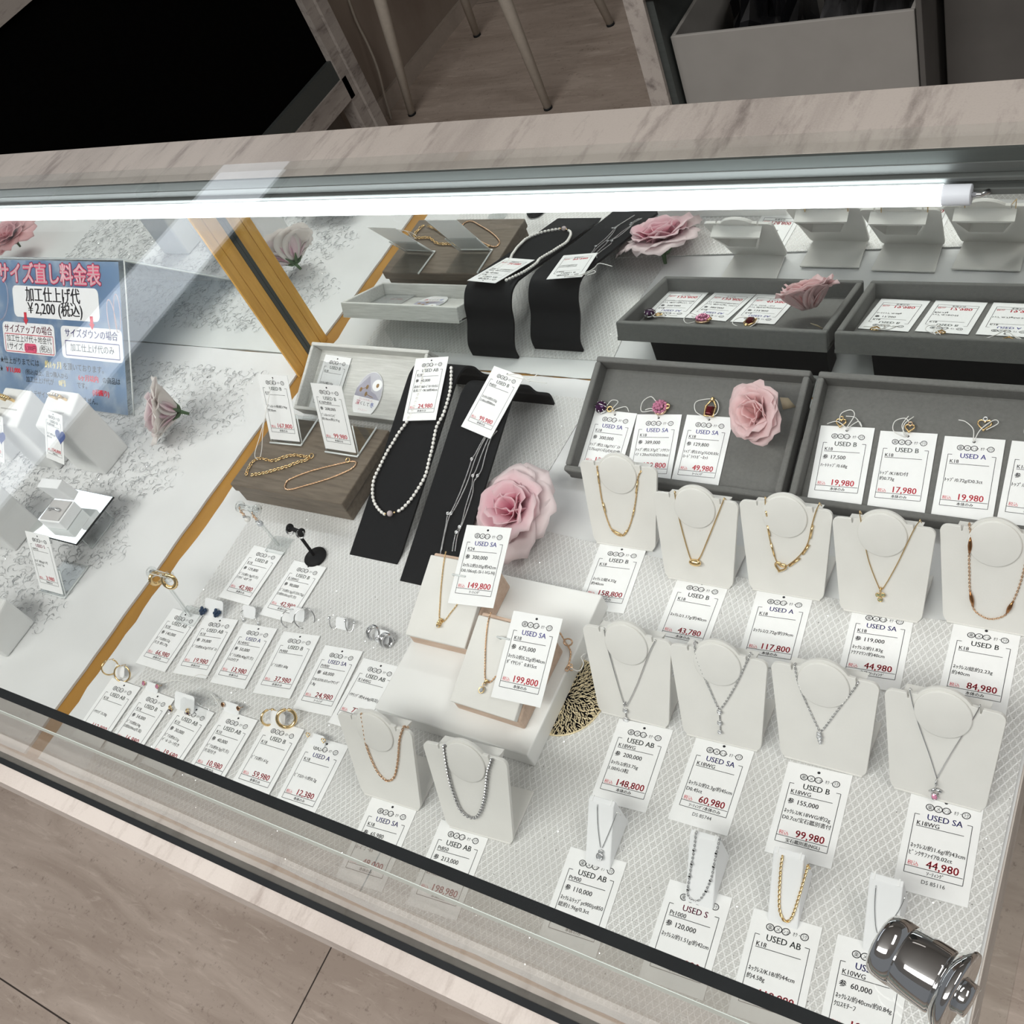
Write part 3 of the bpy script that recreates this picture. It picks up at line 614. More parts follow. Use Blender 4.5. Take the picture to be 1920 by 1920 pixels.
def bust(key, a, b, rz, label, z=.0024):
    A = at(*a, z); B = at(*b, z); c = (A + B) / 2; M = TR(c.x, c.y, z, rz)
    t = thing('necklace_bust', M, label, 'necklace stand', 'white necklace busts')
    P = Mx.Rotation(math.radians(LEAN), 4, 'X')
    MB().prism(OUT, -.0021, 0).build('front_plate', M_BUST, t, P, .0006)
    mb = MB(); mb.lathe([(.0, -.0005), (.0122, -.0005), (.0126, .0004), (.0124, .0009), (.0119, .0011), (.0, .0011)], 36)
    mb.build('neck_disc', M_BUST, t, P @ Mx.Translation((0, .0502, 0)))
    MB().prism([(-.0195, .0), (.0195, .0), (.0215, .031), (-.0215, .031)], 0, .0013).build('base_plate', M_BUST, t, None, .0004)
    s = MB(); o = [(-.0185, .0548), (.0185, .0548), (.0115, .036), (-.0115, .036)]; q = [(-.0165, .0525), (.0165, .0525), (.0102, .038), (-.0102, .038)]
    for i in range(4):
        j = (i + 1) % 4; s.hexa([(*o[i], -.011), (*o[j], -.011), (*q[j], -.011), (*q[i], -.011), (*o[i], -.002), (*o[j], -.002), (*q[j], -.002), (*q[i], -.002)])
    s.build('neck_support', M_BUST, t, P)
    BUSTS[key] = slope((c.x, c.y, z), LEAN, rz)
bust('b1', (1121, 1020), (1222, 1035), 1.5, 'white bust with gold bar chain, leftmost in the rear bust row')
bust('b2', (1257.5, 1086), (1363, 1105.6), .5, 'white bust with the gold bean pendant, second in the rear row')
bust('b3', (1412.5, 1108), (1536, 1128), 1.2, 'white bust with the open heart chain, third in the rear row')
bust('b4', (1589, 1147.5), (1712, 1169), 1.2, 'white bust with the pale three stone pendant, fourth in the rear row')
bust('b5', (1779.6, 1168), (1922, 1196), 0, 'white bust with brown spindle beads cut by the right picture edge')
bust('b6', (1129, 1339), (1248, 1366), 1.5, 'white bust with the long diamond trio, beside the white plinth')
bust('b7', (1291, 1383), (1417, 1408), 2, 'white bust with the three drop pendant, second in its row')
bust('b8', (1477, 1423.5), (1609.6, 1457), .5, 'white bust with the pave leaf pendant, third in its row')
bust('b9', (1680, 1487), (1834, 1517), 0, 'white bust with the pink stone pendant, nearest the right edge of the net')
bust('b10', (685, 1492), (784, 1521), 2.5, 'white bust with the rose gold chain at the front left')
bust('b11', (844, 1552), (957.5, 1585), 4, 'white bust with the thick silver chain at the front')

# ---------------------------------------------------------------- pendants and necklaces
def stone(mb, c, r, P, mi_set, mi_gem, sy=1.0):          # a round stone in a bezel lying on plane P
    M = frame(c, P[2], P[3]); mb.ring((0, 0, .0004), r, r * .22, mi_set, M, 14, 5, 1, sy)
    prof = [(0.0, -r * .2), (r * .9, .0), (r * .9, r * .25), (r * .55, r * .55), (0.0, r * .55)]
    s = MB(); s.lathe([(max(a, 1e-6), z) for a, z in prof], 8, 0, None, False)
    mb.add([(x, y * sy, z + .0002) for x, y, z in s.v], s.f, mi_gem, False, M)
def heart2(r, n=26): return [(r * 16 * math.sin(t) ** 3 / 16, r * (13 * math.cos(t) - 5 * math.cos(2 * t) - 2 * math.cos(3 * t) - math.cos(4 * t)) / 16) for t in [2 * math.pi * i / n for i in range(n)]]
def necklace(key, path, kind, r, m, label, pend=None, bars=(), plane=None, tails=True, cat='necklace', group='necklaces on busts', name='necklace', clasp=False):
    P = plane or BUSTS[key]; o, n = P[0] + P[1] * (r + .0003), P[1]
    pts = [onp(x, y, o, n) for x, y in path]
    if tails: pts = [pts[0] - n * .0045 - P[3] * .003, pts[0] - n * .0006 + P[3] * .0006] + pts + [pts[-1] - n * .0006 + P[3] * .0006, pts[-1] - n * .0045 - P[3] * .003]
    t = thing(name, Mx.Translation(sum(pts, V((0, 0, 0))) / len(pts)), label, cat, group)
    mb = MB(); chain(mb, pts, kind, r, 0, False, n); wb(mb, 'chain', m, t)
    if bars:
        mb = MB()
        for q in bars: mb.tube([onp(x, y, o + n * .0003, n) for x, y in q], .00055, 6)
        wb(mb, 'bar_link', m, t)
    if pend: pend(t, P, m)
    return t
def pend_px(px, P, off=.0012): return onp(px[0], px[1], P[0] + P[1] * off, P[1])
def bean(px):
    def f(t, P, m): 
        mb = MB(); M = frame(pend_px(px, P, .0022), P[2], P[3]); mb.ball((0, 0, 0), .0022, 0, 16, 10, (1.75, 1.05, .9), M); wb(mb, 'bean_pendant', M_GOLD, t)
    return f
def oheart(px, r):
    def f(t, P, m):
        M = frame(pend_px(px, P), P[2], P[3]); a = math.radians(-14); mb = MB()
        mb.tube([(x * math.cos(a) - y * math.sin(a), x * math.sin(a) + y * math.cos(a), 0) for x, y in heart2(r)], .0006, 7, 0, True, M); wb(mb, 'open_heart', M_GOLD, t)
    return f
def stones(name, items, mset, mgem, bail=None, sy=1.0, joined=True):   # items: (px, r)
    def f(t, P, m):
        mb = MB()
        for px, r in items: stone(mb, pend_px(px, P, .001), r, P, 0, 1, sy)
        a = [pend_px(px, P, .001) for px, r in items]
        if len(a) > 1 and joined: mb.tube([p - P[1] * .0004 for p in a], .0004, 5)
        wb(mb, name, [mset, mgem], t)
        if bail: b = MB(); b.ring((0, 0, 0), .0011, .0004, 0, frame(pend_px(bail, P, .0012), P[1], P[3]), 12, 5, 1, 1.3); wb(b, 'bail', mset, t)
    return f
necklace('b1', [(1119.4, 876.5), (1123, 902.5), (1131, 949), (1147, 993.6), (1167.6, 1004.6), (1180.6, 986), (1191, 944), (1196, 897), (1201, 885.6)], 'cable', .00026, M_GOLD, 'fine gold chain with slim bar links on the leftmost rear bust',
         bars=(((1120.5, 885), (1123, 906)), ((1130.5, 943), (1135, 960)), ((1147, 993), (1168, 1004.6)), ((1168, 1004.6), (1176, 994)), ((1186, 968), (1189, 955)), ((1192, 925), (1195.5, 903))))
necklace('b2', [(1265, 924.6), (1274, 975), (1294, 1045.7), (1303, 1049), (1312, 1046), (1329, 1006.7), (1351, 952), (1357, 936)], 'snake', .00036, M_GOLD, 'fine gold chain with a polished gold bean pendant', bean((1303, 1055)))
necklace('b3', [(1434.5, 935), (1436, 960), (1441, 1001), (1454, 1048), (1464, 1062), (1475, 1061), (1498, 1043), (1514, 1020), (1522, 986), (1529.6, 960), (1536, 945.5)], 'snake', .00034, M_GOLD, 'double strand gold chain with an open heart, on the third rear bust', oheart((1463, 1063), .0031),
         bars=(((1436, 958), (1438, 968)), ((1439, 985), (1443, 1005)), ((1445, 1018), (1452, 1043)), ((1480, 1062), (1500, 1047)), ((1505, 1040), (1517, 1022)), ((1519, 1010), (1524, 985))))
necklace('b4', [(1612, 960.7), (1614.6, 980), (1628, 1049), (1648, 1102), (1651, 1105), (1658, 1100), (1683, 1056), (1713, 994), (1724.6, 977)], 'snake', .00030, M_GOLD, 'thin gold chain with a pale green three stone pendant', stones('stone_pendant', [((1646.5, 1115), .0012), ((1655.5, 1115), .0012), ((1650.5, 1124), .0012)], M_GOLD, M_YELG, (1651, 1106)))
def spindles(t, P, m):
    for a, b in (((1819.7, 1007), (1817.5, 1040)), ((1818.5, 1108), (1825, 1139)), ((1886, 1152), (1900, 1127))):
        mb = MB(); A = pend_px(a, P); B = pend_px(b, P); mb.tube([A.lerp(B, k) for k in (0, .3, .5, .7, 1)], [.0002, .0009, .0011, .0009, .0002], 8); wb(mb, 'spindle_bead', M_COPP, t, 'dark copper spindle bead')
    
necklace('b5', [(1817, 983.6), (1819.7, 1005), (1817, 1042), (1817.5, 1075), (1818.5, 1106), (1825, 1140.6), (1841, 1155.5), (1860, 1161), (1885, 1153), (1899, 1129), (1912.5, 1095), (1924, 1050), (1932, 1010), (1938, 996)], 'cable', .00026, M_ROSE, 'gold chain with dark spindle beads at the right picture edge', spindles)
necklace('b6', [(1133, 1181), (1139, 1213), (1146, 1238.5), (1166.5, 1309.6), (1172, 1322), (1176, 1321), (1193, 1286.6), (1218, 1222.5), (1228, 1202)], 'snake', .00034, M_SILV, 'white gold chain with three diamonds hanging in a row', stones('diamond_trio', [((1172.5, 1332), .0014), ((1174, 1349), .0015), ((1175.5, 1368), .0016)], M_SILV, M_GEM, (1171, 1320)))
necklace('b7', [(1302, 1205), (1305, 1229), (1314, 1254.6), (1328, 1286.6), (1345, 1325), (1349, 1328), (1355.6, 1324), (1378.5, 1286.6), (1399, 1243), (1406, 1227)], 'cable', .00028, M_SILV, 'white gold chain with a heart bail and two small drops', stones('drop_pendant', [((1349, 1334), .0012), ((1349.5, 1355), .0012), ((1350, 1372), .0011)], M_SILV, M_GEM))
necklace('b8', [(1490, 1247), (1496, 1278.5), (1512, 1319), (1532.4, 1363), (1537, 1370), (1544.6, 1366), (1571.7, 1330), (1599, 1295), (1608, 1281)], 'cable', .00026, M_SILV, 'white gold chain with a pave leaf pendant', stones('leaf_pendant', [((1536, 1375), .0011), ((1536.5, 1381), .0013), ((1537.5, 1388), .0010), ((1538, 1393), .0006)], M_SILV, M_GEM))
def pinkdrop(t, P, m):
    mb = MB(); stone(mb, pend_px((1752.5, 1493), P), .0015, P, 0, 1, 1.2); wb(mb, 'pink_stone', [M_SILV, M_PINKG], t, 'pink oval stone')
    mb = MB()
    for s in (-1, 1): mb.tube([pend_px((1754, 1478), P), pend_px((1754 + s * 9, 1484), P), pend_px((1754 + s * 5, 1489), P)], [.0006, .0011, .0004], 6)
    wb(mb, 'petal_setting', M_SILV, t); b = MB(); b.ring((0, 0, 0), .0011, .0004, 0, frame(pend_px((1755, 1468), P), P[1], P[3]), 12, 5, 1, 1.5); wb(b, 'bail', M_SILV, t)
necklace('b9', [(1706, 1293.5), (1711, 1319), (1720.7, 1354), (1742, 1414), (1755, 1455), (1757.5, 1460), (1760, 1453), (1785.7, 1408.6), (1826, 1345), (1837, 1324.6)], 'snake', .00028, M_SILV, 'white gold chain with a pink oval stone under a petal setting', pinkdrop)
necklace('b10', [(677.5, 1341), (681, 1362.5), (687.5, 1400), (705, 1442.5), (720, 1461), (730, 1464), (740, 1455), (746, 1425), (749, 1387.5), (756, 1365)], 'cable', .00036, M_ROSE, 'rose gold link chain without pendant on the front left bust')
necklace('b11', [(832.5, 1401), (835, 1420), (841, 1455), (850, 1487.5), (862.5, 1517.5), (877.5, 1531), (892.5, 1532.5), (902.5, 1517.5), (910, 1487.5), (914, 1450), (921, 1427.5)], 'bead', .00105, M_STEEL, 'thick faceted silver chain on the front bust')

# small white wedge stands
def wedge_stand(key, bl, br, label):
    z = .0024 if key != 's1' else .0024
    A = at(*bl, z); B = at(*br, z); c = (A + B) / 2; c.x, c.y = (A.x + B.x) / 2, (A.y + B.y) / 2; w = .0142
    M = TR(c.x, c.y, z + .0004, 1.5); t = thing('wedge_stand', M, label, 'necklace stand', 'small white wedge stands')
    MB().hexa([(-w / 2, 0, 0), (w / 2, 0, 0), (w / 2, .0275, 0), (-w / 2, .0275, 0), (-w / 2, .0245, .0246), (w / 2, .0245, .0246), (w / 2, .0275, .0246), (-w / 2, .0275, .0246)]).build('body', M_SEMI, t, None, .0006)
    s = MB()
    for x in (-.0052, .0052): s.box(x - .0004, x + .0004, .0243, .0277, .0242, .0248)
    s.build('chain_notch', M_TAG, t)
    BUSTS[key] = slope((c.x, c.y, z + .0004), 45.1, 1.5)
wedge_stand('s1', (1098, 1620), (1143, 1633), 'small white wedge stand with the pear pendant')
wedge_stand('s2', (1283, 1692), (1338, 1706), 'small white wedge stand with the dotted silver chain')
wedge_stand('s3', (1437, 1730), (1497, 1743), 'small white wedge stand with the twisted gold chain')
wedge_stand('s4', (1614, 1784), (1680, 1800), 'small white wedge stand half behind the chrome fitting')
wn = 'necklaces on small wedge stands'
necklace('s1', [(1120, 1512.5), (1121, 1548), (1125.5, 1586), (1128, 1590), (1131, 1586), (1144, 1556), (1157, 1524)], 'snake', .00024, M_SILV, 'thin silver chain with a pear shaped diamond pendant', stones('pear_pendant', [((1126.5, 1597), .0011), ((1125, 1606), .0018)], M_SILV, M_GEM), group=wn)
necklace('s2', [(1305, 1562), (1301, 1594), (1293, 1642.5), (1289, 1675), (1298, 1687), (1313, 1686), (1332, 1651), (1340, 1615), (1349, 1574)], 'cable', .00026, M_SILV, 'silver chain with small dark dots on a wedge stand', stones('dot_bead', [((1301, 1594), .0006), ((1297, 1620), .0006), ((1293, 1643), .0006), ((1290, 1668), .0006), ((1338, 1625), .0006), ((1343, 1600), .0006), ((1332, 1651), .0006), ((1324, 1671), .0006)], M_SILV, M_SEAL, None, 1.0, False), group=wn)
necklace('s3', [(1466.5, 1608), (1463, 1636), (1460.6, 1697.5), (1466.5, 1721), (1475, 1728), (1485.4, 1718), (1500, 1674), (1514, 1626)], 'twist', .00048, M_GOLD, 'twisted yellow gold chain on a wedge stand near the front', group=wn)
necklace('s4', [(1642, 1665), (1640, 1703), (1643, 1744), (1652, 1752), (1668, 1732), (1686, 1706), (1696, 1684)], 'snake', .00022, M_SILV, 'very thin silver chain on the wedge stand behind the chrome fitting', group=wn)

# ---------------------------------------------------------------- grey velvet trays
def tray(x0, x1, label, rest_label):
    o = V((0, .3549, .0168)); L = slope(o, 18.9)          # rim plane
    M = frame(V(((x0 + x1) / 2, .3549, .0168)), L[2], L[3]); w = (x1 - x0) / 2; d = .0848; dp = .0140; k = .0042
    t = thing('velvet_tray', M, label, 'jewelry tray', 'grey velvet trays')
    MB().box(-w, w, 0, d, -dp, -dp + .0025).build('tray_floor', M_VELV, t)
    for a, b, c, e in ((-w, w, 0, k), (-w, w, d - k, d), (-w, -w + k, k, d - k), (w - k, w, k, d - k)):
        MB().box(a, b, c, e, -dp, 0).build('rim', M_VELV, t, None, .0013, 3)
    r = MB().hexa([(x0 + .02, .415, .0011), (x1 - .004, .415, .0011), (x1 - .004, .432, .0011), (x0 + .02, .432, .0011), (x0 + .02, .415, .0215), (x1 - .004, .415, .0215), (x1 - .004, .432, .027), (x0 + .02, .432, .027)])
    tag(r.build('tray_riser', M_BLACK, None, None, .0006), rest_label, 'riser', 'black risers under the trays')
    return slope(V((0, .3549, .0168)), 18.9, 0, -dp + .0025 + .0004)
PT = tray(-.3352, -.1872, 'left grey velvet tray with three gemstone pendants and a pink rose', 'black riser propping up the left grey tray')
tray(-.1825, -.0355, 'right grey velvet tray with four small gold pendants', 'black riser propping up the right grey tray')
tk = 'price tags in the grey trays'
def TT(cor, f, label, **kw): return price_tag(PT, cor, f, label, w=.0316, h=.0482, group=tk, sr=.00028, **kw)
TT(dict(TL=(1115, 772), TR=(1193.6, 777.5), BL=(1083, 883)), ('SA', 'K18', '300,000', 'ﾄｯﾌﾟ/約2.18g/ｱﾒｼﾞｽﾄ', '2.75ct(ﾒｲﾝ石)/D0.02他', '139,800', 'ｿｰﾃｨﾝｸﾞ', None), 'USED SA tag at 139,800 with 参 300,000 under the purple pendant',
   string=[[(1152, 772, .004), (1163, 758, .004), (1150, 754, .003), (1138, 766, .002)], [(1156, 772, .003), (1176, 766, .003), (1181, 774, .002)]])
TT(dict(TL=(1195, 778.6), TR=(1279, 782), BR=(1256, 901)), ('SA', 'K18', '389,000', 'ﾄｯﾌﾟ/約2.37g/ﾋﾟﾝｸｻﾌｧ', 'ｲｱ 1.20ct/ﾒﾚD計0.06ct', '139,800', 'ｿｰﾃｨﾝｸﾞ', None), 'USED SA tag at 139,800 with 参 389,000 under the pink cluster pendant',
   string=[[(1228, 774, .003), (1207, 776, .004), (1208, 757, .003), (1222, 746, .002), (1232, 755, .002)], [(1226, 770, .003), (1213, 772, .003), (1222, 768, .002)]])
TT(dict(TL=(1287, 784), TR=(1374.6, 789), BL=(1258, 901), BR=(1347.6, 910)), ('SA', 'K18', '129,800', 'ﾄｯﾌﾟ/約3.01g/ﾒﾚD0.03c', 'ﾛｰﾄﾞﾗｲﾄｶﾞｰﾈｯﾄ', '49,980', 'ｿｰﾃｨﾝｸﾞ', None), 'USED SA tag at 49,980 under the rectangular garnet pendant',
   string=[[(1325, 786, .003), (1308, 776, .004), (1307, 758, .003), (1325, 751, .002), (1343, 752, .002), (1350, 766, .003), (1345, 780, .003), (1332, 785, .003)]])
TT(dict(TL=(1538.4, 802), TR=(1640, 806.7), BL=(1513, 932.7), BR=(1617.5, 943)), ('B', 'K18', '17,500', 'ﾊｰﾄﾄｯﾌﾟ/0.68g', '', '19,980', '本体のみ', None), 'USED B tag at 19,980 with 参 17,500 in the right tray',
   string=[[(1590, 805, .003), (1605, 785, .005), (1598, 775, .005), (1580, 780, .004), (1575, 792, .002)], [(1592, 806, .003), (1612, 795, .004), (1617, 804, .003), (1606, 787, .003), (1588, 784, .003)], [(1590, 808, .003), (1572, 794, .003), (1552, 797, .002)]])
TT(dict(TL=(1649.6, 814), TR=(1757, 818.6), BL=(1626.7, 944), BR=(1735.5, 959)), ('B', 'K18', '', 'ﾄｯﾌﾟ/K18/D付', '約0.73g', '17,980', '本体のみ', None), 'USED B tag at 17,980 in the right tray',
   string=[[(1694, 822, .003), (1677, 812, .004), (1680, 795, .004), (1698, 788, .003), (1706, 795, .002)], [(1696, 818, .004), (1698, 800, .004), (1715, 785, .003)], [(1697, 815, .004), (1693, 800, .003), (1705, 784, .003)]])
TT(dict(TL=(1770, 824.5), TR=(1885, 832), BL=(1746, 959), BR=(1862.7, 971.6)), ('A', 'K18', '', 'ﾄｯﾌﾟ/0.72g/D0.3ct', '', '19,980', '本体のみ', None), 'blue USED A tag at 19,980 in the right tray',
   string=[[(1828, 830, .003), (1840, 812, .005), (1865, 793, .004), (1872, 798, .003), (1850, 810, .003)], [(1826, 828, .003), (1826, 810, .004), (1812, 795, .003), (1798, 790, .002)]])
TT(dict(TL=(1896, 835), BL=(1869.6, 970.5)), ('B', 'K18', '67,000', 'ﾄｯﾌﾟ/ﾊｰﾄ/0.9g', '', '29,980', '本体のみ', None), 'USED tag with 参 67,000 cut by the right picture edge',
   string=[[(1945, 840, .003), (1925, 825, .004), (1922, 808, .003), (1935, 800, .002)]])
def charm(px, label, f, m=M_GOLD):
    M = frame(onp(px[0], px[1], PT[0] + PT[1] * .0012, PT[1]), PT[2], PT[3]); t = thing('pendant', M, label, 'pendant', 'loose pendants in the trays'); f(t); return t
def amethyst(t):
    mb = MB(); mb.lathe([(.0001, .001), (.0034, .0012), (.0042, .0026), (.003, .0044), (.0001, .0046)], 10, 0, None, False); mb.build('purple_stone', M_AMET, t)
    s = MB()
    for i in range(8): a = math.pi * i / 4; s.tube([(.0044 * math.cos(a), .0042 * math.sin(a), 0), (.0043 * math.cos(a), .0041 * math.sin(a), .003), (.0034 * math.cos(a), .0033 * math.sin(a), .0038)], .0004, 5)
    s.ring((0, 0, .0008), .0041, .0005); s.tube([(-.004, .0002, .0042), (0, .0008, .005), (.004, .0002, .0042)], .0003, 5); s.build('claw_setting', M_SILV, t)
    b = MB(); b.ring((.0064, -.0006, .001), .0018, .0006); b.ball((.009, -.001, .001), .0011); b.build('bail', M_GOLD, t)
charm((1129, 765), 'oval purple pendant in silver claws in the left tray', amethyst)
def cluster(t):
    mb = MB(); s = MB()
    for k, n, z in ((0, 1, .0042), (.0021, 7, .0036), (.0042, 12, .0022)):
        for i in range(n):
            a = 2 * math.pi * i / n + k * 300; c = (k * math.cos(a), k * math.sin(a) * .95, z); mb.ball(c, .00125, 0, 7, 4, sm=False); s.ball((c[0] * 1.16 + .0003, c[1] * 1.16, z), .0004, 0, 5, 3)
    mb.build('pink_stones', M_PINKG, t); s.ring((0, 0, .0006), .0045, .0009); s.build('setting', M_ROSE, t)
    b = MB(); b.ring((.0052, .0008, .002), .0014, .0006); b.build('bail', M_GOLD, t)
charm((1239, 765), 'round pink cluster pendant in the left tray', cluster)
def garnet(t):
    MB().hexa([(-.0026, -.0045, .001), (.0026, -.0045, .001), (.0026, .0022, .001), (-.0026, .0022, .001), (-.0019, -.0038, .0036), (.0019, -.0038, .0036), (.0019, .0015, .0036), (-.0019, .0015, .0036)]).build('garnet_stone', M_GARN, t, None, .0005)
    s = MB(); s.tube([(-.0031, -.0049, .0016), (.0031, -.0049, .0016), (.0034, .0018, .0016), (.0008, .0062, .0016), (-.0008, .0062, .0016), (-.0034, .0018, .0016)], .0007, 6, 0, True); s.build('frame', M_GOLD, t)
    b = MB(); b.ball((0, .0066, .002), .0016, 0, 8, 5, (1, 1.2, 1)); b.build('bail', M_GOLD, t)
charm((1333, 769), 'rectangular dark red garnet pendant in gold in the left tray', garnet)
def loopheart(r, extra):
    def f(t):
        mb = MB(); mb.tube([(x, y, .0006) for x, y in heart2(r)], .00055, 6, 0, True); mb.build('heart_loop', M_GOLD, t)
        b = MB(); b.ring((0, r * .9, .0012), .0011, .0004); b.build('bail', extra, t)
    return f
charm((1577, 793), 'small gold ring pendant above the first tag in the right tray', loopheart(.0029, M_GOLD))
charm((1706, 803), 'small rose gold hoop pendant above the 17,980 tag in the right tray', loopheart(.0026, M_ROSE))
charm((1846, 797), 'small gold heart pendant with stones above the third tag in the right tray', loopheart(.0036, M_GEM))
charm((1938, 797), 'small gold pendant at the right end of the right tray', loopheart(.003, M_GOLD))

# ---------------------------------------------------------------- black curved stands
def ramp(xc, w, y0, y1, y2, zc, label, rz=0):
    prof = [(y0, .0), (y0 + (y1 - y0) * .5, zc * .52), (y1 - .018, zc * .93), (y1 - .006, zc * 1.0), (y1 + .004, zc * .97), (y1 + .012, zc * .80), (y1 + .017, zc * .55), (y2 - .001, zc * .25), (y2, 0)]
    p = smooth([(0, a, b) for a, b in prof], 6); M = TR(xc, y0, .0018, rz); t = .0019; up = []; dn = []
    for i, q in enumerate(p):
        d = (p[min(i + 1, len(p) - 1)] - p[max(0, i - 1)]).normalized(); nn = V((0, -d.z, d.y)); up.append(q); dn.append(q - nn * t)
    mb = MB(); n = len(p)
    for s, P in ((1, up), (-1, dn)):
        vs = [(x, q.y - y0, max(q.z, 0)) for q in P for x in (-w / 2, w / 2)]
        mb.add(vs, [((2 * i, 2 * i + 1, 2 * i + 3, 2 * i + 2) if s > 0 else (2 * i + 2, 2 * i + 3, 2 * i + 1, 2 * i)) for i in range(n - 1)], 0, True)
    for x in (-w / 2, w / 2):
        vs = [(x, q.y - y0, max(q.z, 0)) for P in (up, dn) for q in P]; mb.add(vs, [(i, i + 1, n + i + 1, n + i) for i in range(n - 1)])
    vs = [(x, P[i].y - y0, max(P[i].z, 0)) for i in (0, n - 1) for P in (up, dn) for x in (-w / 2, w / 2)]; mb.add(vs, [(0, 1, 3, 2), (4, 5, 7, 6)])
    o = mb.build('curved_display_stand', M_BLACK, None, M); tag(o, label, 'necklace stand', 'black curved necklace stands')
    return slope((xc, y0, .0018), math.degrees(math.atan2(zc * .93, y1 - .018 - y0)), rz, .0004)
RA = ramp(-.4535, .0435, .2667, .408, .4368, .0475, 'black curved necklace stand holding the pearl necklace')
RB = ramp(-.4010, .0430, .2550, .396, .4250, .0455, 'black curved necklace stand holding the silver diamond chains')
bk = 'price tags on the black stands'
price_tag(RA, dict(TL=(776, 676.5), TR=(848, 676), BL=(756, 786.5), BR=(825, 787)), ('AB', 'K18', '40,000', '淡水ﾊﾟｰﾙ&ﾛｰｽﾞｸｵｰﾂﾈｯｸﾚｽ', '金具･ﾊﾟｰﾂK18/約40cm', '24,980', '本体のみ', None), 'USED AB tag at 24,980 on the pearl necklace stand', w=.0287, h=.0495, group=bk, off=.0018)
price_tag(RB, dict(TL=(925, 696), TR=(987, 712), BL=(865, 798), BR=(927, 818)), ('B', 'Pt850', '', 'ﾈｯｸﾚｽ/約3.52g', '2.00ct/約80cm', '99,980', '本体のみ', None), 'USED B tag at 99,980 on the black stand with silver chains', w=.0275, h=.0485, group=bk, off=.0018,
          string=[[(978, 706, .003), (998, 722, .006), (1010, 726, .010), (1035, 728, .008)], [(985, 714, .003), (1005, 715, .006), (1015, 708, .006), (1000, 706, .004)]])
pth = [(846, 690), (846, 703), (843.6, 734), (831.7, 775), (818.5, 801), (810, 842), (805, 861), (798, 890), (784, 916), (769, 938), (752.6, 955), (742, 959.5), (731, 963), (719, 963), (704.7, 947.5), (698.7, 928), (701, 899.6), (714, 871), (726, 847), (738, 827.7), (748, 811), (762, 792), (775, 768), (788, 730), (795, 700), (800, 688)]
pn = thing('pearl_necklace', at(770, 860, .02), 'white pearl necklace with a rose quartz center bead on the black stand', 'necklace')
pts = resample(smooth([onp(x, y, RA[0] + RA[1] * .0013, RA[1]) for x, y in pth], 8), .0031); mb = MB(); cb_ = onp(731, 963, RA[0] + RA[1] * .002, RA[1])
for i, q in enumerate(pts):
    if (q - cb_).length > .0042:
        d = (pts[min(i + 1, len(pts) - 1)] - pts[i - 1 if i else 0]).normalized(); mb.ball((0, 0, 0), .00125, 0, 10, 7, (1.24, 1, 1), frame(q, d, RA[3] if abs(d.dot(RA[3])) < .9 else RA[2]))
wb(mb, 'pearl_strand', M_PEARL, pn)
mb = MB(); mb.ball(cb_, .0022, 0, 14, 9); wb(mb, 'center_bead', M_QUARTZ, pn, 'pale rose quartz bead')
mb = MB()
for px in ((722.5, 963.5), (739.5, 961)): mb.ball(onp(px[0], px[1], RA[0] + RA[1] * .0016, RA[1]), .0009, 0, 8, 6)
wb(mb, 'spacer_beads', M_GOLD, pn, 'small gold spacers')
def long_chain(t):
    pass
dn = thing('diamond_necklace', at(880, 920, .02), 'long fine silver chain with bezel set diamonds in strands on the black stand', 'necklace')
RBo = RB[0] + RB[1] * .0006
mb = MB(); st_ = [[(925, 800), (908, 820), (890, 853), (885, 861), (868, 910), (847, 958), (840, 963), (836, 985), (832, 1005), (827, 1030), (824, 1050)],
 [(930, 802), (912, 818), (892, 858), (874, 910), (852, 955), (845, 963), (839, 980), (832, 1010), (828, 1032)],
 [(928, 805), (917, 820), (903, 852), (893, 880), (887, 892), (884, 915), (873, 950), (866, 980), (862, 988), (856, 997), (851, 1015), (848, 1035)],
 [(932, 808), (920, 823), (911, 850), (903, 880), (896, 892), (888, 905), (886, 925), (875, 960), (866, 985), (858, 1003), (853, 1035)]]
for s_ in st_: chain(mb, [onp(x, y, RBo, RB[1]) for x, y in s_], 'cable', .00020, 0, False, RB[1], 6)
wb(mb, 'chain_strands', M_SILV, dn)
mb = MB()
for px in ((885, 861), (887, 892), (896, 892), (840, 963), (846, 963), (862, 988), (856, 998)): stone(mb, onp(px[0], px[1], RBo + RB[1] * .0004, RB[1]), .00105, RB, 0, 1)
wb(mb, 'bezel_diamonds', [M_SILV, M_GEM], dn)

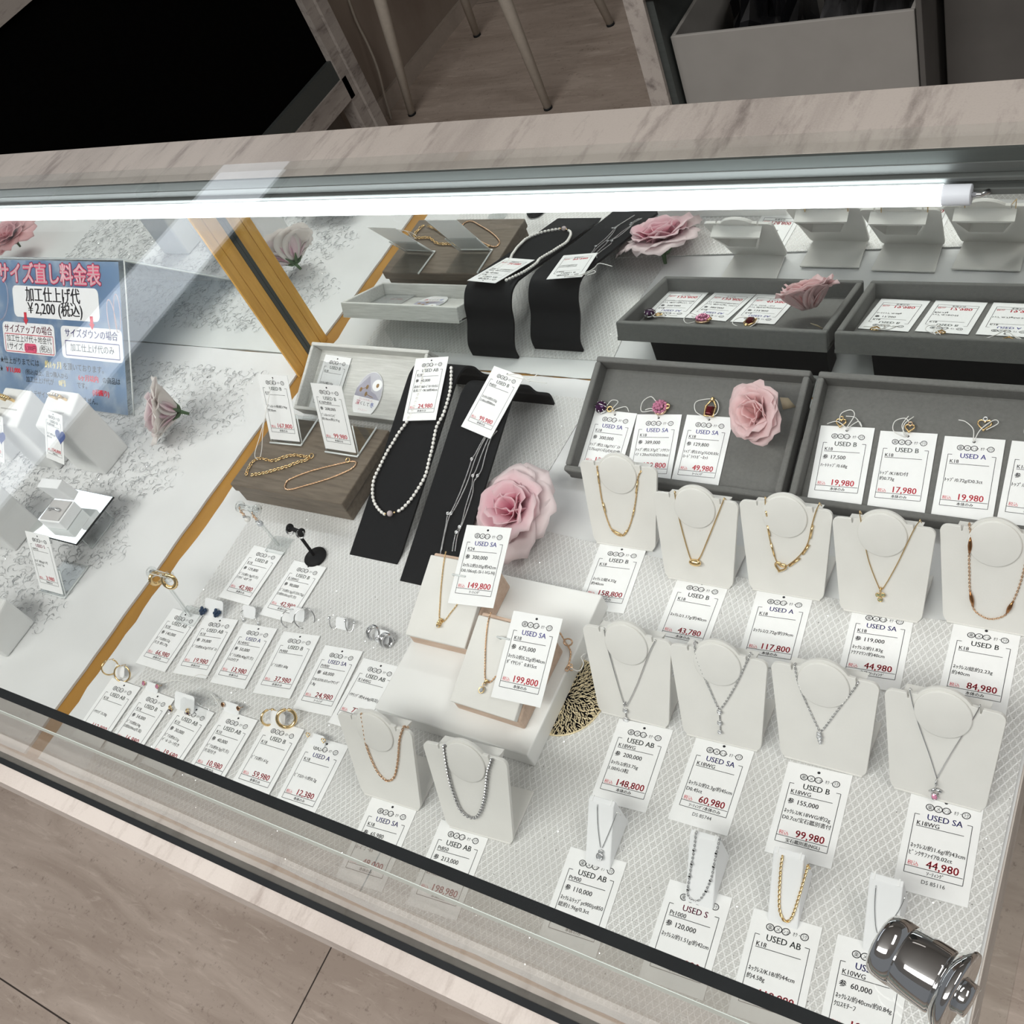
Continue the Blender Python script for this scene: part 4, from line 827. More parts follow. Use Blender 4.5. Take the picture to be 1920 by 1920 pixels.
# ---------------------------------------------------------------- taupe box with bracelets
bxt = thing('jewelry_box', (-.545, .33, .0018), 'closed taupe wood grain jewelry box with two gold bracelets on top', 'box')
bx('lower_box', bxt, -.6005, -.4895, .2945, .3635, .0018, .0142, M_TAUPE, .0008)
bx('lid', bxt, -.6025, -.4875, .2935, .3650, .0146, .0232, M_TAUPE, .0011)
PB = flatp(.0232)
def tagstand(name, bpx, z, lean, yaw, w, h, fields, label, glabel, foot=.028, string=None, grp='acrylic tag stands', **kw):
    c = at(bpx[0], bpx[1], z + .0016); P = slope((c.x, c.y, z + .0016), lean, yaw); M = frame(P[0], P[2], P[3])
    t = thing('acrylic_stand', TR(c.x, c.y, z, yaw), label, 'tag stand', grp); inv = t.matrix_world.inverted()
    ww = w / 2 + .0008
    b = MB().box(-ww, ww, 0, h * .44, -.0018, -.0004); b.build('back_plate', M_ACRYL, t, inv @ M)
    MB().box(-ww, ww, -.0012, foot, .0, .0014).build('foot', M_ACRYL, t)
    e = MB(); e.tube([(-ww, -.0012, .0008), (ww, -.0012, .0008), (ww, foot, .0008)], .0008, 6); e.tube([(-ww, 0, -.001), (-ww, h * .44, -.001)], .0006, 6, 0, False, inv @ M); e.tube([(ww, 0, -.001), (ww, h * .44, -.001)], .0006, 6, 0, False, inv @ M); e.build('polished_edges', M_ACEDGE, t)
    Mt = M @ Mx.Translation((0, h / 2 + .0015, .0)); mb = tag_mesh(w, h, *fields)
    bk_ = MB().box(-w / 2, w / 2, -h / 2, h / 2, -.0003, -.0001)
    if string:
        g = thing('price_tag', Mt, glabel, 'price tag', 'price tags on acrylic stands'); mb.build('tag_card', TAGM, g); s = MB(); iv = Mt.inverted()
        for ln in string: s.tube(smooth([V((0, h / 2 - .0026, .0005))] + [iv @ at(x, y, zz) for x, y, zz in ln], 7), .0003, 5)
        s.build('string', M_STRING, g)
    else: tag(mb.build('price_tag', TAGM, None, Mt), glabel, 'price tag', 'price tags on acrylic stands')
tagstand('a', (535.5, 829), .0236, 60, 2.5, .0305, .0525, ('B', 'K18', '', 'ﾌﾞﾚｽﾚｯﾄ/約総3.96g', '約20cm', '167,800', '本体のみ', None), 'clear acrylic stand at the left on the taupe box', 'USED B tag at 167,800 on the left acrylic stand',
         string=[[(492, 800, .045), (478, 850, .03), (483, 862, .025)], [(494, 800, .045), (491, 840, .03), (488, 857, .025)]])
tagstand('b', (640, 848), .0236, 65, -.5, .0305, .0525, ('B', 'K18/Pt850', '208,000', 'ﾌﾞﾚｽﾚｯﾄ/ｺﾝﾋﾞ', '約18cm/約2.91g', '99,980', '本体のみ', None), 'clear acrylic stand at the right on the taupe box', 'USED B tag at 99,980 with K18/Pt850 on the right acrylic stand')
br = thing('bracelet', at(520, 868, .024), 'chunky gold horseshoe link bracelet on the taupe box', 'bracelet', 'bracelets on the taupe box'); mb = MB()
cp = [(462, 891), (465, 880), (472, 868), (484, 859), (497, 861), (510, 864), (522, 861), (535, 856), (552, 853), (566, 855), (579, 857), (576, 862), (560, 866), (545, 872), (530, 877), (515, 881), (498, 886), (480, 889)]
q = resample(smooth([at(x, y, .0245) for x, y in cp], 6, True), .0033)
for i in range(len(q) - 1):
    d = (q[i + 1] - q[i]).normalized(); M = frame((q[i] + q[i + 1]) / 2, d, UP if i % 2 else d.cross(UP)); mb.ring((0, 0, 0), .0013, .00048, 0, M, 12, 5, 1.35, .85, 35, 325); mb.ball(tuple(q[i]), .0007, 0, 6, 4)
wb(mb, 'horseshoe_links', M_GOLD, br)
mb = MB(); mb.ring((0, 0, 0), .0019, .0005, 0, frame(at(584, 855, .0245), V((1, 0, 0)), V((0, .8, .5))), 14, 5); wb(mb, 'clasp', M_GOLD, br)
br = thing('bracelet', at(600, 890, .024), 'slim twisted gold chain bracelet in front of the right acrylic stand', 'bracelet', 'bracelets on the taupe box'); mb = MB()
chain(mb, [at(x, y, .0239) for x, y in [(534, 911), (540, 901), (556, 893), (580, 884), (605, 877), (630, 871), (652, 866), (664, 865), (668, 868), (662, 877), (645, 886), (620, 896), (595, 904), (570, 911), (548, 917), (537, 917)]], 'twist', .00052, 0, True, UP, 6); wb(mb, 'twisted_chain', M_ROSE, br)
mb = MB(); mb.ring((0, 0, 0), .0017, .0005, 0, frame(at(652, 863, .0247), V((1, 0, 0)), V((0, 1, .4))), 14, 5); wb(mb, 'spring_ring', M_GOLD, br)

# ---------------------------------------------------------------- white linen tray leaning behind
LP = slope((0, .3760, .0212), 24.5)
lt_ = thing('linen_tray', frame(V((-.5355, .3760, .0212)), LP[2], LP[3]), 'shallow white linen covered tray leaning behind the taupe box', 'jewelry tray')
w, d, dp, k = .0600, .0575, .0130, .003
MB().box(-w, w, 0, d, -dp, -dp + .002).build('tray_floor', M_LINEN, lt_)
for a, b, c, e in ((-w, w, 0, k), (-w, w, d - k, d), (-w, -w + k, k, d - k), (w - k, w, k, d - k)): MB().box(a, b, c, e, -dp, 0).build('rim', M_LINEN, lt_, None, .0008)
PL = slope((0, .3760, .0212), 24.5, 0, -dp + .0026)
g = price_tag(PL, dict(TL=(607, 664), TR=(664, 672.7)), ('B', 'K18', '', 'ﾈｯｸﾚｽ/総3.92g', '', '69,980', '本体のみ', None), 'USED B tag in a clear bag lying in the white linen tray', w=.0285, h=.047)
o = onp(690, 742, PL[0], PL[1]); M = frame(o, PL[2], PL[3]); M = M @ Mx.Rotation(math.radians(-6), 4, 'Z')
cdm = MB(); cdm.prism([(.0135 * math.cos(2 * math.pi * i / 40), .0195 * math.sin(2 * math.pi * i / 40)) for i in range(40)], 0, .0006, 0)
z = .0007; cdm.add([(.0133 * math.cos(a), .0192 * math.sin(a), z) for a in [math.radians(-6 + 192 * i / 24) for i in range(25)]], [tuple(range(25))], 1)
cdm.add([(-.0132, -.002, z + .00005), (-.0132, .004, z + .00005), (-.004, .016, z + .00005), (.002, .004, z + .00005), (.008, .002, z + .00005), (.0132, -.002, z + .00005)], [(5, 4, 3, 2, 1, 0)], 2)
cdm.disc(.0062, .0095, .0048, .0048, z + .0001, 0); cdm.disc(.0068, .0093, .0014, .0018, z + .00015, 3)
for x, y in ((-.0085, .0035), (-.002, .0008), (-.003, .0065)): cdm.disc(x, y, .0013, .0019, z + .0001, 3)
for x0, y0, x1, y1 in ((-.0085, .0035, -.003, .0065), (-.002, .0008, .006, -.0008)): cdm.bar(x0, y0, x1, y1, .0005, z + .0001, 3)
cdm.text('深', -.0072, -.0085, .0044, z + .0001, 4, 'C'); cdm.text('くして', .0002, -.0082, .0034, z + .0001, 5, 'C'); cdm.text('冬', .0078, -.0085, .0044, z + .0001, 6, 'C')
cdm.text('おしゃれを楽しむ', 0, -.0042, .0018, z + .0001, 7, 'C'); cdm.text('ジュエリー', 0, -.0128, .0020, z + .0001, 7, 'C')
tag(cdm.build('oval_card', [M_TAG, mat('card_pale_grey', (.50, .50, .55), .6, noise=.1), mat('card_lilac_grey', (.36, .35, .42), .6, noise=.1), mat('card_brown', (.30, .19, .09), .6, noise=.3), mat('rose_ink', (.55, .10, .16), .6, noise=.1), M_GREY, mat('bright_blue_ink', (.05, .10, .42), .6, noise=.1), mat('pale_pink_ink', (.68, .45, .48), .6, noise=.1)], None, M), 'small oval printed card lying in the white linen tray', 'card')
o = MB(); Mb = rect_on(PL, .034, .052, TL=(601, 668), TR=(670, 678)); o.box(-.017, .017, -.029, .022, .0011, .0013); tag(o.build('clear_bag', M_FILM, None, Mb), 'clear plastic bag around the tag in the white linen tray', 'bag')
ab = thing('acrylic_block', (-.52, .424, .001), 'clear acrylic block propping up the white linen tray at the mirror', 'riser')
bx('block_body', ab, -.555, -.505, .41, .436, .0011, .0242, M_ACRYL, .0006)

# ---------------------------------------------------------------- white tile plinth, gold disc, wooden wedges
pl = MB().box(-.0545, .0545, -.0540, .0540, 0, .0137); tag(pl.build('display_tile', M_TILEW, None, TR(-.3230, .2142, .0024, 0), .0009), 'square white tile plinth under two wooden wedge displays', 'plinth')
gd = thing('gold_coaster', (-.2706, .2052, .0024), 'round gold lattice coaster peeking out from under the white tile', 'coaster'); rnd = random.Random(4); mb = MB(); Rr = .0249
def vis(x, y): return True
for r_ in [.003 + .0011 * i for i in range(20)]:
    n = max(6, int(2 * math.pi * r_ / .0016)); off = rnd.random() * 6
    for i in range(n):
        a = 2 * math.pi * i / n + off + rnd.uniform(-.04, .04); b = a + rnd.choice((-1, 1)) * .9 * .0016 / r_ * rnd.uniform(.2, .9); r2 = min(r_ + .0021, Rr)
        mb.tube([(r_ * math.cos(a), r_ * math.sin(a), -.0001 + rnd.random() * .0003), (r2 * math.cos(b), r2 * math.sin(b), -.0001 + rnd.random() * .0003)], .00030, 4, 0, False, None, False)
mb.v = [(x, y, z + .0003) for x, y, z in mb.v]; mb.build('lattice', M_BRASSN, gd)
MB().lathe([(.0002, -.0002), (Rr - .0006, -.0002), (Rr - .0006, .0), (.0002, .0)], 40).build('backing', mat('dark_backing', (.10, .075, .045), .6, noise=.2), gd)
mb = MB(); mb.ring((0, 0, .0002), Rr, .0005, 0, None, 48, 6); mb.build('rim', M_BRASSN, gd)
WP = {}
def wedge(key, bl, br, yaw, label):
    z = .0161; A = at(*bl, z + .0134); B = at(*br, z + .0134); c = (A + B) / 2; w = .0222; d = .0515
    t = thing('wedge_display', TR(c.x, c.y, z, yaw), label, 'necklace stand', 'wooden wedge displays')
    MB().hexa([(-w - .0012, -.0006, 0), (w + .0012, -.0006, 0), (w + .0012, d, 0), (-w - .0012, d, 0), (-w - .0009, -.0006, .0092), (w + .0009, -.0006, .0092), (w + .0009, d, .0255), (-w - .0009, d, .0255)]).build('wood_base', M_PALEW, t, None, .0012)
    a = math.atan2(.0163, d); P = slope(t.matrix_world @ V((0, -.0006, .0093)), math.degrees(a), yaw)
    M = t.matrix_world.inverted() @ frame(P[0], P[2], P[3])
    MB().box(-w, w, -.0005, d * 1.0, 0, .0042).build('cream_pad', M_BUST, t, M, .0007)
    WP[key] = slope(t.matrix_world @ V((0, -.0006, .0093)), math.degrees(a), yaw, .0042)
wedge('w1', (764, 1183), (872, 1209), 1, 'wooden wedge with cream pad and gold ring pendant, farther back')
wedge('w2', (843, 1306), (970, 1346), -1, 'wooden wedge with cream pad and drop diamond necklace, nearer the front')
wg = 'necklaces on wooden wedges'
def goldring(t, P, m):
    mb = MB(); c = pend_px((824.5, 1168), P, .0016)
    for i, o_ in enumerate((-.0008, .0008)): mb.ring((o_, 0, 0), .0017, .00075, 0, frame(c, P[3] + P[2] * .25, P[1]), 16, 6)
    wb(mb, 'ring_pendant', M_GOLD, t); s = MB(); stone(s, pend_px((821, 1174), P, .0026), .0008, P, 0, 1); wb(s, 'small_diamond', [M_GOLD, M_GEM], t)
necklace('w1', [(836, 1034), (832, 1055), (827.5, 1095), (825, 1130), (824, 1160), (832, 1165), (845, 1149), (858, 1132), (872, 1108), (900, 1070), (925, 1046)], 'cable', .00024, M_GOLD, 'yellow gold chain with a gold ring pendant on the farther wedge', goldring, (), WP['w1'], False, group=wg)
def dropd(t, P, m):
    mb = MB(); stone(mb, pend_px((903, 1294), P, .0014), .0017, P, 0, 1); stone(mb, pend_px((908, 1284), P, .0014), .0009, P, 0, 1); wb(mb, 'bezel_diamond', [M_GOLD, M_GEM], t)
    b = MB(); b.tube([pend_px((907, 1284), P), pend_px((912, 1275), P, .002), pend_px((916, 1279), P)], .0008, 6); wb(b, 'bail', M_GOLD, t)
necklace('w2', [(921, 1148), (915, 1166), (911, 1200), (909.5, 1240), (910, 1275), (919, 1279), (930, 1268), (950, 1250), (985, 1215), (1020, 1185), (1043, 1172)], 'twist', .00034, M_ROSE, 'gold rope chain with a bezel diamond drop on the nearer wedge', dropd, (), WP['w2'], False, group=wg)
for key, cor, f, lb, px in (('w1', dict(TL=(877, 991), TR=(957.6, 994.6), BL=(842, 1127), BR=(924, 1133)), ('SA', 'K24', '300,000', 'ﾈｯｸﾚｽ/約3.05g/約42cm', 'D0.106ct(L-SI-1-VG-N)', '149,800', 'ｿｰﾃｨﾝｸﾞ', None), 'USED SA tag at 149,800 clipped above the farther wedge', ((848, 1077), (872, 1081))),
                            ('w2', dict(TL=(966, 1154), TR=(1052, 1164), BL=(922.6, 1302), BR=(1013, 1319)), ('SA', 'K18', '675,000', 'ﾈｯｸﾚｽ/約5.22g/約40cm', 'ﾀﾞｲﾔﾓﾝﾄﾞ 0.815ct', '199,800', '本体のみ', None), 'USED SA tag at 199,800 clipped above the nearer wedge', ((932, 1194), (955, 1199)))):
    P = WP[key]; P2 = (P[0] + P[1] * .0035, P[1], P[2], P[3]); price_tag(P2, cor, f, lb, w=.0318, h=.0500, group='price tags on wedges')
    mb = MB(); a, b = [onp(x, y, P[0] + P[1] * .0045, P[1]) for x, y in px]; mb.tube([a - P[1] * .0045, a, b], .0006, 8); tag(mb.build('display_pin', M_ACEDGE), 'clear pin holding the ' + f[5] + ' tag on the wedge', 'pin', 'display pins')
ex = thing('chain_end', at(1063, 1225, .018), 'end of the gold rope chain with ring clasp hanging on the white tile edge', 'chain'); mb = MB(); MZ = .0175
chain(mb, [at(1050, 1186, .024), at(1058, 1200, .021), at(1064, 1210, MZ), at(1070, 1222, MZ), at(1068, 1240, MZ), at(1064, 1250, MZ)], 'twist', .0004, 0, False, UP, 6); wb(mb, 'rope_chain', M_ROSE, ex)
mb = MB(); mb.ring((0, 0, 0), .0022, .0005, 0, frame(at(1065, 1204, .021), V((1, .2, 0)), V((0, .8, .5))), 16, 5, 1.2, .9); wb(mb, 'clasp_ring', M_ROSE, ex)
mb = MB()
for dx, dy in ((0, 0), (5, 3), (-3, 4), (4, -3)): mb.ring((0, 0, 0), .0010, .0004, 0, frame(at(1066 + dx, 1251 + dy, MZ + .0005), V((1, random.random(), 0)), V((0, 1, random.random()))), 10, 5)
wb(mb, 'clasp', M_ROSE, ex); mb = MB(); mb.tube(smooth([at(x, y, zz) for x, y, zz in ((1070, 1252, .018), (1085, 1258, .022), (1094, 1245, .026), (1090, 1232, .026), (1098, 1225, .026))], 6), .0003, 5); wb(mb, 'string', M_STRING, ex)

# ---------------------------------------------------------------- silk peonies
def peony(pos, R, axis, spin, seed, label, inner, mid, outer, layers, leaf=None, stem=True):
    rnd = random.Random(seed); a = V(axis).normalized(); x = a.orthogonal().normalized(); M = Mx.Translation(pos) @ frame(V((0, 0, 0)), x, a.cross(x)) @ Mx.Rotation(spin, 4, 'Z')
    t = thing('peony_flower', M, label, 'artificial flower', 'silk peony heads')
    for li, (n, op, ln, wd, z0, name) in enumerate(layers):
        mb = MB(); mb.col = []; k0 = li / max(1, len(layers) - 1); base = V(inner).lerp(V(mid), min(1, k0 * 2)) if k0 < .5 else V(mid).lerp(V(outer), k0 * 2 - 1)
        for i in range(n):
            az = 2 * math.pi * (i + .35 * rnd.uniform(-1, 1)) / n + li * .8; o_ = op + rnd.uniform(-.12, .12); L = R * ln * rnd.uniform(.88, 1.1); Wd = R * wd * rnd.uniform(.85, 1.15); ph = rnd.uniform(0, 6.28); P = []; tint = rnd.uniform(-.05, .05); nick = rnd.uniform(-.5, .5)
            for si in range(9):
                s = si / 8; row = []
                for ti in range(9):
                    u = -1 + ti / 4; ang = o_ * (s ** .8) * 1.35 + .12; rho = L * (math.sin(ang) * s * .92 + .05); h = L * (math.cos(ang * .9) * s * .85)
                    wv = Wd * (math.sin(math.pi * (.08 + .62 * s)) ** .8); tip = -.20 * L * abs(u) ** 2.6 * s ** 2 + .03 * L * math.cos(6 * (u - nick)) * s ** 4
                    cup = (.42 - .26 * op) * wv * u * u
                    ruf = L * .055 * s * s * math.sin(5.3 * u + ph) + L * .035 * s ** 3 * math.sin(11 * u + ph * 2)
                    xx = rho - cup * math.cos(ang) + ruf * math.cos(ang) + tip * math.sin(ang); yy = u * wv; zz = h + cup * math.sin(ang) * .5 + ruf * math.sin(ang) * -.8 + tip * math.cos(ang) + z0 * R
                    c, d = math.cos(az), math.sin(az); row.append((xx * c - yy * d, xx * d + yy * c, zz)); e = min(1, max(0, (s - .3) * 1.2 + .2 * abs(u) + tint)); cc = base.lerp(V(outer), e * .85); mb.col.append(tuple(cc))
                P.append(row)
            mb.grid(P)
        pt = mb.build(name, M_PETAL, t); so = pt.modifiers.new('thickness', 'SOLIDIFY'); so.thickness = .00025
    if stem:
        g = MB(); g.tube([(0, 0, .001), (0, 0, -R * .12), (R * .05, 0, -R * .32)], [R * .07, R * .055, R * .04], 8)
        for i in range(5): 
            c, d = math.cos(i * 1.256), math.sin(i * 1.256); g.tube([(0, 0, -R * .08), (R * .14 * c, R * .14 * d, -R * .02), (R * .3 * c, R * .3 * d, R * .1)], [R * .05, R * .06, R * .012], 5)
        g.build('calyx', M_GREEN, t)
    if leaf:
        lf = MB(); lf.add([V(p) for p in leaf], [(0, 1, 2, 3)], 0, True); lf.v = [tuple(M.inverted() @ V(p)) for p in lf.v]; lf.build('leaf', M_TANLEAF, t).modifiers.new('thickness', 'SOLIDIFY').thickness = .0004
    return t
HOT, PNK, PAL = (.80, .16, .32), (.84, .42, .52), (.86, .70, .71)
LAY = [(4, .10, .62, .42, .10, 'bud_petals'), (5, .34, .82, .52, .06, 'inner_petals'), (6, .62, .98, .55, .03, 'middle_petals'), (7, .98, 1.12, .58, .0, 'outer_petals')]
peony(at(978, 966, .010), .033, (-.12, -.35, .93), .4, 11, 'large pink and white silk peony between the black stand and the busts', (.82, .16, .33), (.88, .45, .56), (.93, .83, .84), LAY)
peony(at(332, 772, .0245), .031, (-.66, -.52, .54), .7, 5, 'pale pink and white silk peony lying on its side left of the ochre strip', (.86, .45, .64), (.90, .70, .78), (.93, .90, .88), [(4, .10, .75, .45, .10, 'bud_petals'), (5, .34, .9, .55, .06, 'inner_petals'), (5, .55, 1.0, .6, .03, 'middle_petals'), (6, .75, 1.1, .6, .0, 'outer_petals')])
q = lambda x, y, k: onp(x, y, PT[0] + PT[1] * k, PT[1])
peony(q(1436, 776, .012), .0225, (-.30, -.62, .72), 1.9, 23, 'soft pink silk rose lying in the left grey tray', (.90, .52, .52), (.92, .67, .68), (.93, .75, .76), [(4, .10, .85, .48, .10, 'bud_petals'), (5, .26, .98, .58, .06, 'inner_petals'), (5, .42, 1.1, .62, .03, 'middle_petals'), (5, .60, 1.12, .62, .0, 'outer_petals')],
      leaf=[q(1462, 745, .008), q(1478, 746, .007), q(1492, 763, .002), q(1468, 768, .004)], stem=False)
peony((-1.205, .322, .022), .030, (.1, .1, .98), .2, 31, 'coral pink silk peony at the far left of the case, seen in the mirror', (.72, .16, .24), (.80, .36, .42), (.84, .55, .56), LAY)

# ---------------------------------------------------------------- earrings
def tplane(px, z, lean, yaw=0): c = at(px[0], px[1], z); return slope(c, lean, yaw)
eg = 'earrings in the front left rows'
def ecard(px, w, h, lean, label, z=.0032, m=None):       # small card standing behind a pair of earrings; px = middle of its lower edge
    P = tplane(px, z, lean, 1); M = frame(P[0], P[2], P[3]); r = .0018
    out = arc(w / 2 - r, r, r, -90, 0, 3) + arc(w / 2 - r, h - r, r, 0, 90, 3) + arc(-w / 2 + r, h - r, r, 90, 180, 3) + arc(-w / 2 + r, r, r, 180, 270, 3)
    t = thing('earring_card', M, label, 'earring card', 'small earring cards'); MB().prism(out, -.0004, 0).build('card_plate', m or M_SEMI, t)
    MB().box(-w / 2 + .001, w / 2 - .001, -.0004, 0, -.006, 0).build('card_foot', m or M_SEMI, t); return P
def ear(px, P, label, f, off=.001, name='earring'):
    M = frame(onp(px[0], px[1], P[0] + P[1] * off, P[1]), P[2], P[3]); t = thing(name, M, label, 'earring', eg); f(t); return t
def hoop(R, r, m, twist=False, yaw=0, gap=0, wide=1.0):
    def f(t):
        mb = MB(); MM = Mx.Rotation(math.radians(yaw), 4, 'Y'); mb.ring((0, 0, 0), R, r, 0, MM, 30, 7, 1, 1, 90 + gap, 450 - gap)
        if twist: 
            for i in range(16): a = math.radians(100 + 340 * i / 16); mb.ring((R * math.cos(a), R * math.sin(a), 0), r * 1.02, r * .28, 0, MM @ Mx.Translation((0, 0, 0)), 8, 4)
        if wide > 1: mb.v = [(x, y, z * wide) for x, y, z in mb.v]
        mb.build('hoop', m, t); p = MB(); p.tube([(0, R, -.003), (0, R, .0012)], .0003, 5); p.build('post', m, t)
    return f
def stud(r, m1, m2, heart=False):
    def f(t):
        mb = MB()
        if heart: mb.prism(heart2(r), 0, r * .6)
        else:
            mb.lathe([(.0001, .0), (r, .0002), (r, r * .5), (r * .6, r * .9), (.0001, r * .95)], 8, 0, None, False)
        mb.build('stone', m1, t); s = MB(); s.ring((0, 0, .0002), r * 1.1, r * .2); s.tube([(0, 0, 0), (0, 0, -.004)], .0003, 5); s.build('setting', m2, t)
    return f
def navyrose(t):
    mb = MB(); rnd = random.Random(int(t.location.x * 1e5))
    for i in range(9):
        a = i * 2.4; k = .0004 + .00027 * i; mb.ball((k * math.cos(a), k * math.sin(a), .0026 - .00022 * i), .0010 + .00008 * i, 0, 9, 6, (1, 1, .7))
    mb.build('rose_petals', M_NAVY, t); p = MB(); p.tube([(0, 0, 0), (0, 0, -.004)], .0003, 5); p.build('post', M_GOLD, t)
def hook(t):
    mb = MB(); mb.tube(smooth([(-.0012, .0035, -.001), (-.0022, .002, .0003), (-.0014, .0, .001), (.0006, -.0022, .001)], 5), .0003, 5); mb.build('ear_hook', M_SILV, t)
    b = MB(); b.ball((.0010, -.0032, .001), .0010, 0, 8, 6, (1, 1.5, .6)); b.build('drop', M_GEM, t)
def screw(t):
    mb = MB(); mb.tube(smooth([(-.002, .002, .001), (-.0022, -.0025, .0), (-.0004, -.0052, -.001), (.0016, -.004, -.002), (.0018, .0005, -.003)], 5), .0004, 6); mb.build('screw_frame', M_SILV, t)
    b = MB(); b.ball((-.002, .0024, .0014), .0013, 0, 8, 5, sm=False); b.build('stone', M_GEM, t); c = MB(); c.ball((.0020, .0013, -.003), .0010, 0, 8, 5); c.build('screw_knob', M_SILV, t)
def cuff(t):
    mb = MB(); R = .0043
    for z in (-.0021, -.0007, .0007, .0021): mb.ring((0, 0, z), R, .0010, 0, Mx.Rotation(math.radians(52), 4, 'Y'), 22, 6, .85, 1, -60, 250)
    mb.build('wide_hoop', M_SILV, t); s = MB(); s.tube([(.0032, -.002, -.003), (.0044, .001, -.004), (.0048, .002, -.002)], .0006, 5); s.build('clip', M_SILV, t)
P = ecard((400, 1156), .0185, .0125, 42, 'white plastic card holding the navy rose ear studs')
ear((382, 1145), P, 'left one of the navy blue rose ear studs', navyrose); ear((408, 1149), P, 'right one of the navy blue rose ear studs', navyrose)
P = ecard((466, 1158), .0125, .0085, 42, 'white plastic card holding the short silver hook earrings')
ear((456, 1154), P, 'left one of the short silver hook earrings', hook); ear((484, 1160), P, 'right one of the short silver hook earrings', hook)
P = ecard((556, 1163), .0135, .009, 42, 'white plastic card behind the large thin silver hoops')
ear((546, 1160), P, 'left one of the large thin silver hoops', hoop(.0068, .00042, M_SILV, yaw=58)); ear((571, 1160), P, 'right one of the large thin silver hoops', hoop(.0070, .00042, M_SILV, yaw=34))
P = ecard((640, 1179), .0105, .0075, 42, 'white plastic card between the screw back earrings')
ear((624, 1166), P, 'left one of the silver screw back earrings', screw); ear((654, 1171), P, 'right one of the silver screw back earrings', screw)
P = ecard((715, 1205), .0120, .0085, 42, 'white plastic card between the wide silver cuff hoops')
ear((700, 1187), P, 'left one of the wide ribbed silver hoop earrings', cuff); ear((724, 1201), P, 'right one of the wide ribbed silver hoop earrings', cuff)
P = ecard((224, 1268), .0100, .0080, 42, 'white plastic card between the gold tube hoops at the front left')
ear((206, 1251), P, 'left one of the gold tube hoops hanging over the ochre strip', hoop(.0056, .00055, M_GOLD, yaw=66, gap=20)); ear((229, 1263), P, 'right one of the gold tube hoops at the front left corner', hoop(.0060, .00060, M_GOLD, yaw=22, gap=20))
P = ecard((284, 1297), .0125, .0065, 42, 'white plastic card holding the small pink ear studs')
ear((270, 1281), P, 'left one of the small pink stone ear studs', stud(.0014, M_PINKG, M_ROSE)); ear((295, 1287), P, 'right one of the small pink stone ear studs', stud(.0014, M_PINKG, M_ROSE))
P = ecard((345, 1333), .0190, .0120, 42, 'white plastic card holding the tiny gold and dark stone studs')
def goldtiny(t): stud(.0010, M_AMET, M_GOLD)(t); b = MB(); b.ring((0, .0018, .0006), .0011, .0004); b.ball((.0006, .003, .0008), .0007); b.build('gold_leaf', M_GOLD, t)
ear((320, 1331), P, 'left one of the tiny gold studs with a dark stone', goldtiny); ear((352, 1337), P, 'right one of the tiny gold studs with a dark stone', goldtiny)
P = ecard((433, 1337), .0140, .0070, 42, 'white plastic card holding the brown heart ear studs')
ear((418, 1321), P, 'left one of the brown heart ear studs', stud(.0013, M_COPP, M_ROSE, True)); ear((447, 1328), P, 'right one of the brown heart ear studs', stud(.0013, M_COPP, M_ROSE, True))
P = ecard((520, 1359), .0125, .0085, 42, 'white plastic card between the thick gold hoops')
ear((505, 1345), P, 'left one of the thick molten gold hoops', hoop(.0052, .0008, M_GOLD, yaw=62, gap=12)); ear((537, 1347), P, 'right one of the thick molten gold hoops', hoop(.0058, .0011, M_GOLD, yaw=40, gap=6))
P = ecard((594, 1399), .0125, .0075, 42, 'white plastic card holding the tiny gold open heart studs')
def oh(t): mb = MB(); mb.tube([(x, y, .0008) for x, y in heart2(.0016)], .0003, 5, 0, True); mb.build('open_heart', M_GOLD, t)
ear((579, 1377), P, 'left one of the tiny gold open heart studs', oh); ear((608, 1388), P, 'right one of the tiny gold open heart studs', oh)
fb = MB(); fb.grid([[(x * .013, y, .0012 + .006 * math.exp(-((y - .006) / .006) ** 2) + .0006 * math.sin(9 * x + 700 * y)) for x in (-1, -.5, 0, .5, 1)] for y in [i * .0016 for i in range(13)]])
tag(fb.build('clear_bag', M_FILM, None, TR(*at(366, 1345, .003), -2)), 'crumpled clear bag over the tiny gold and dark stone studs', 'bag')
s = MB(); s.tube(smooth([at(*p) for p in ((302, 1281, .004), (330, 1275, .008), (350, 1278, .010), (372, 1265, .012), (395, 1270, .008))], 6), .00028, 5)
s.tube(smooth([at(*p) for p in ((395, 1300, .004), (412, 1325, .006), (405, 1352, .004), (385, 1378, .003))], 6), .00028, 5); tag(s.build('loose_string', M_STRING), 'loose white tag string beside the crumpled clear bag', 'string')

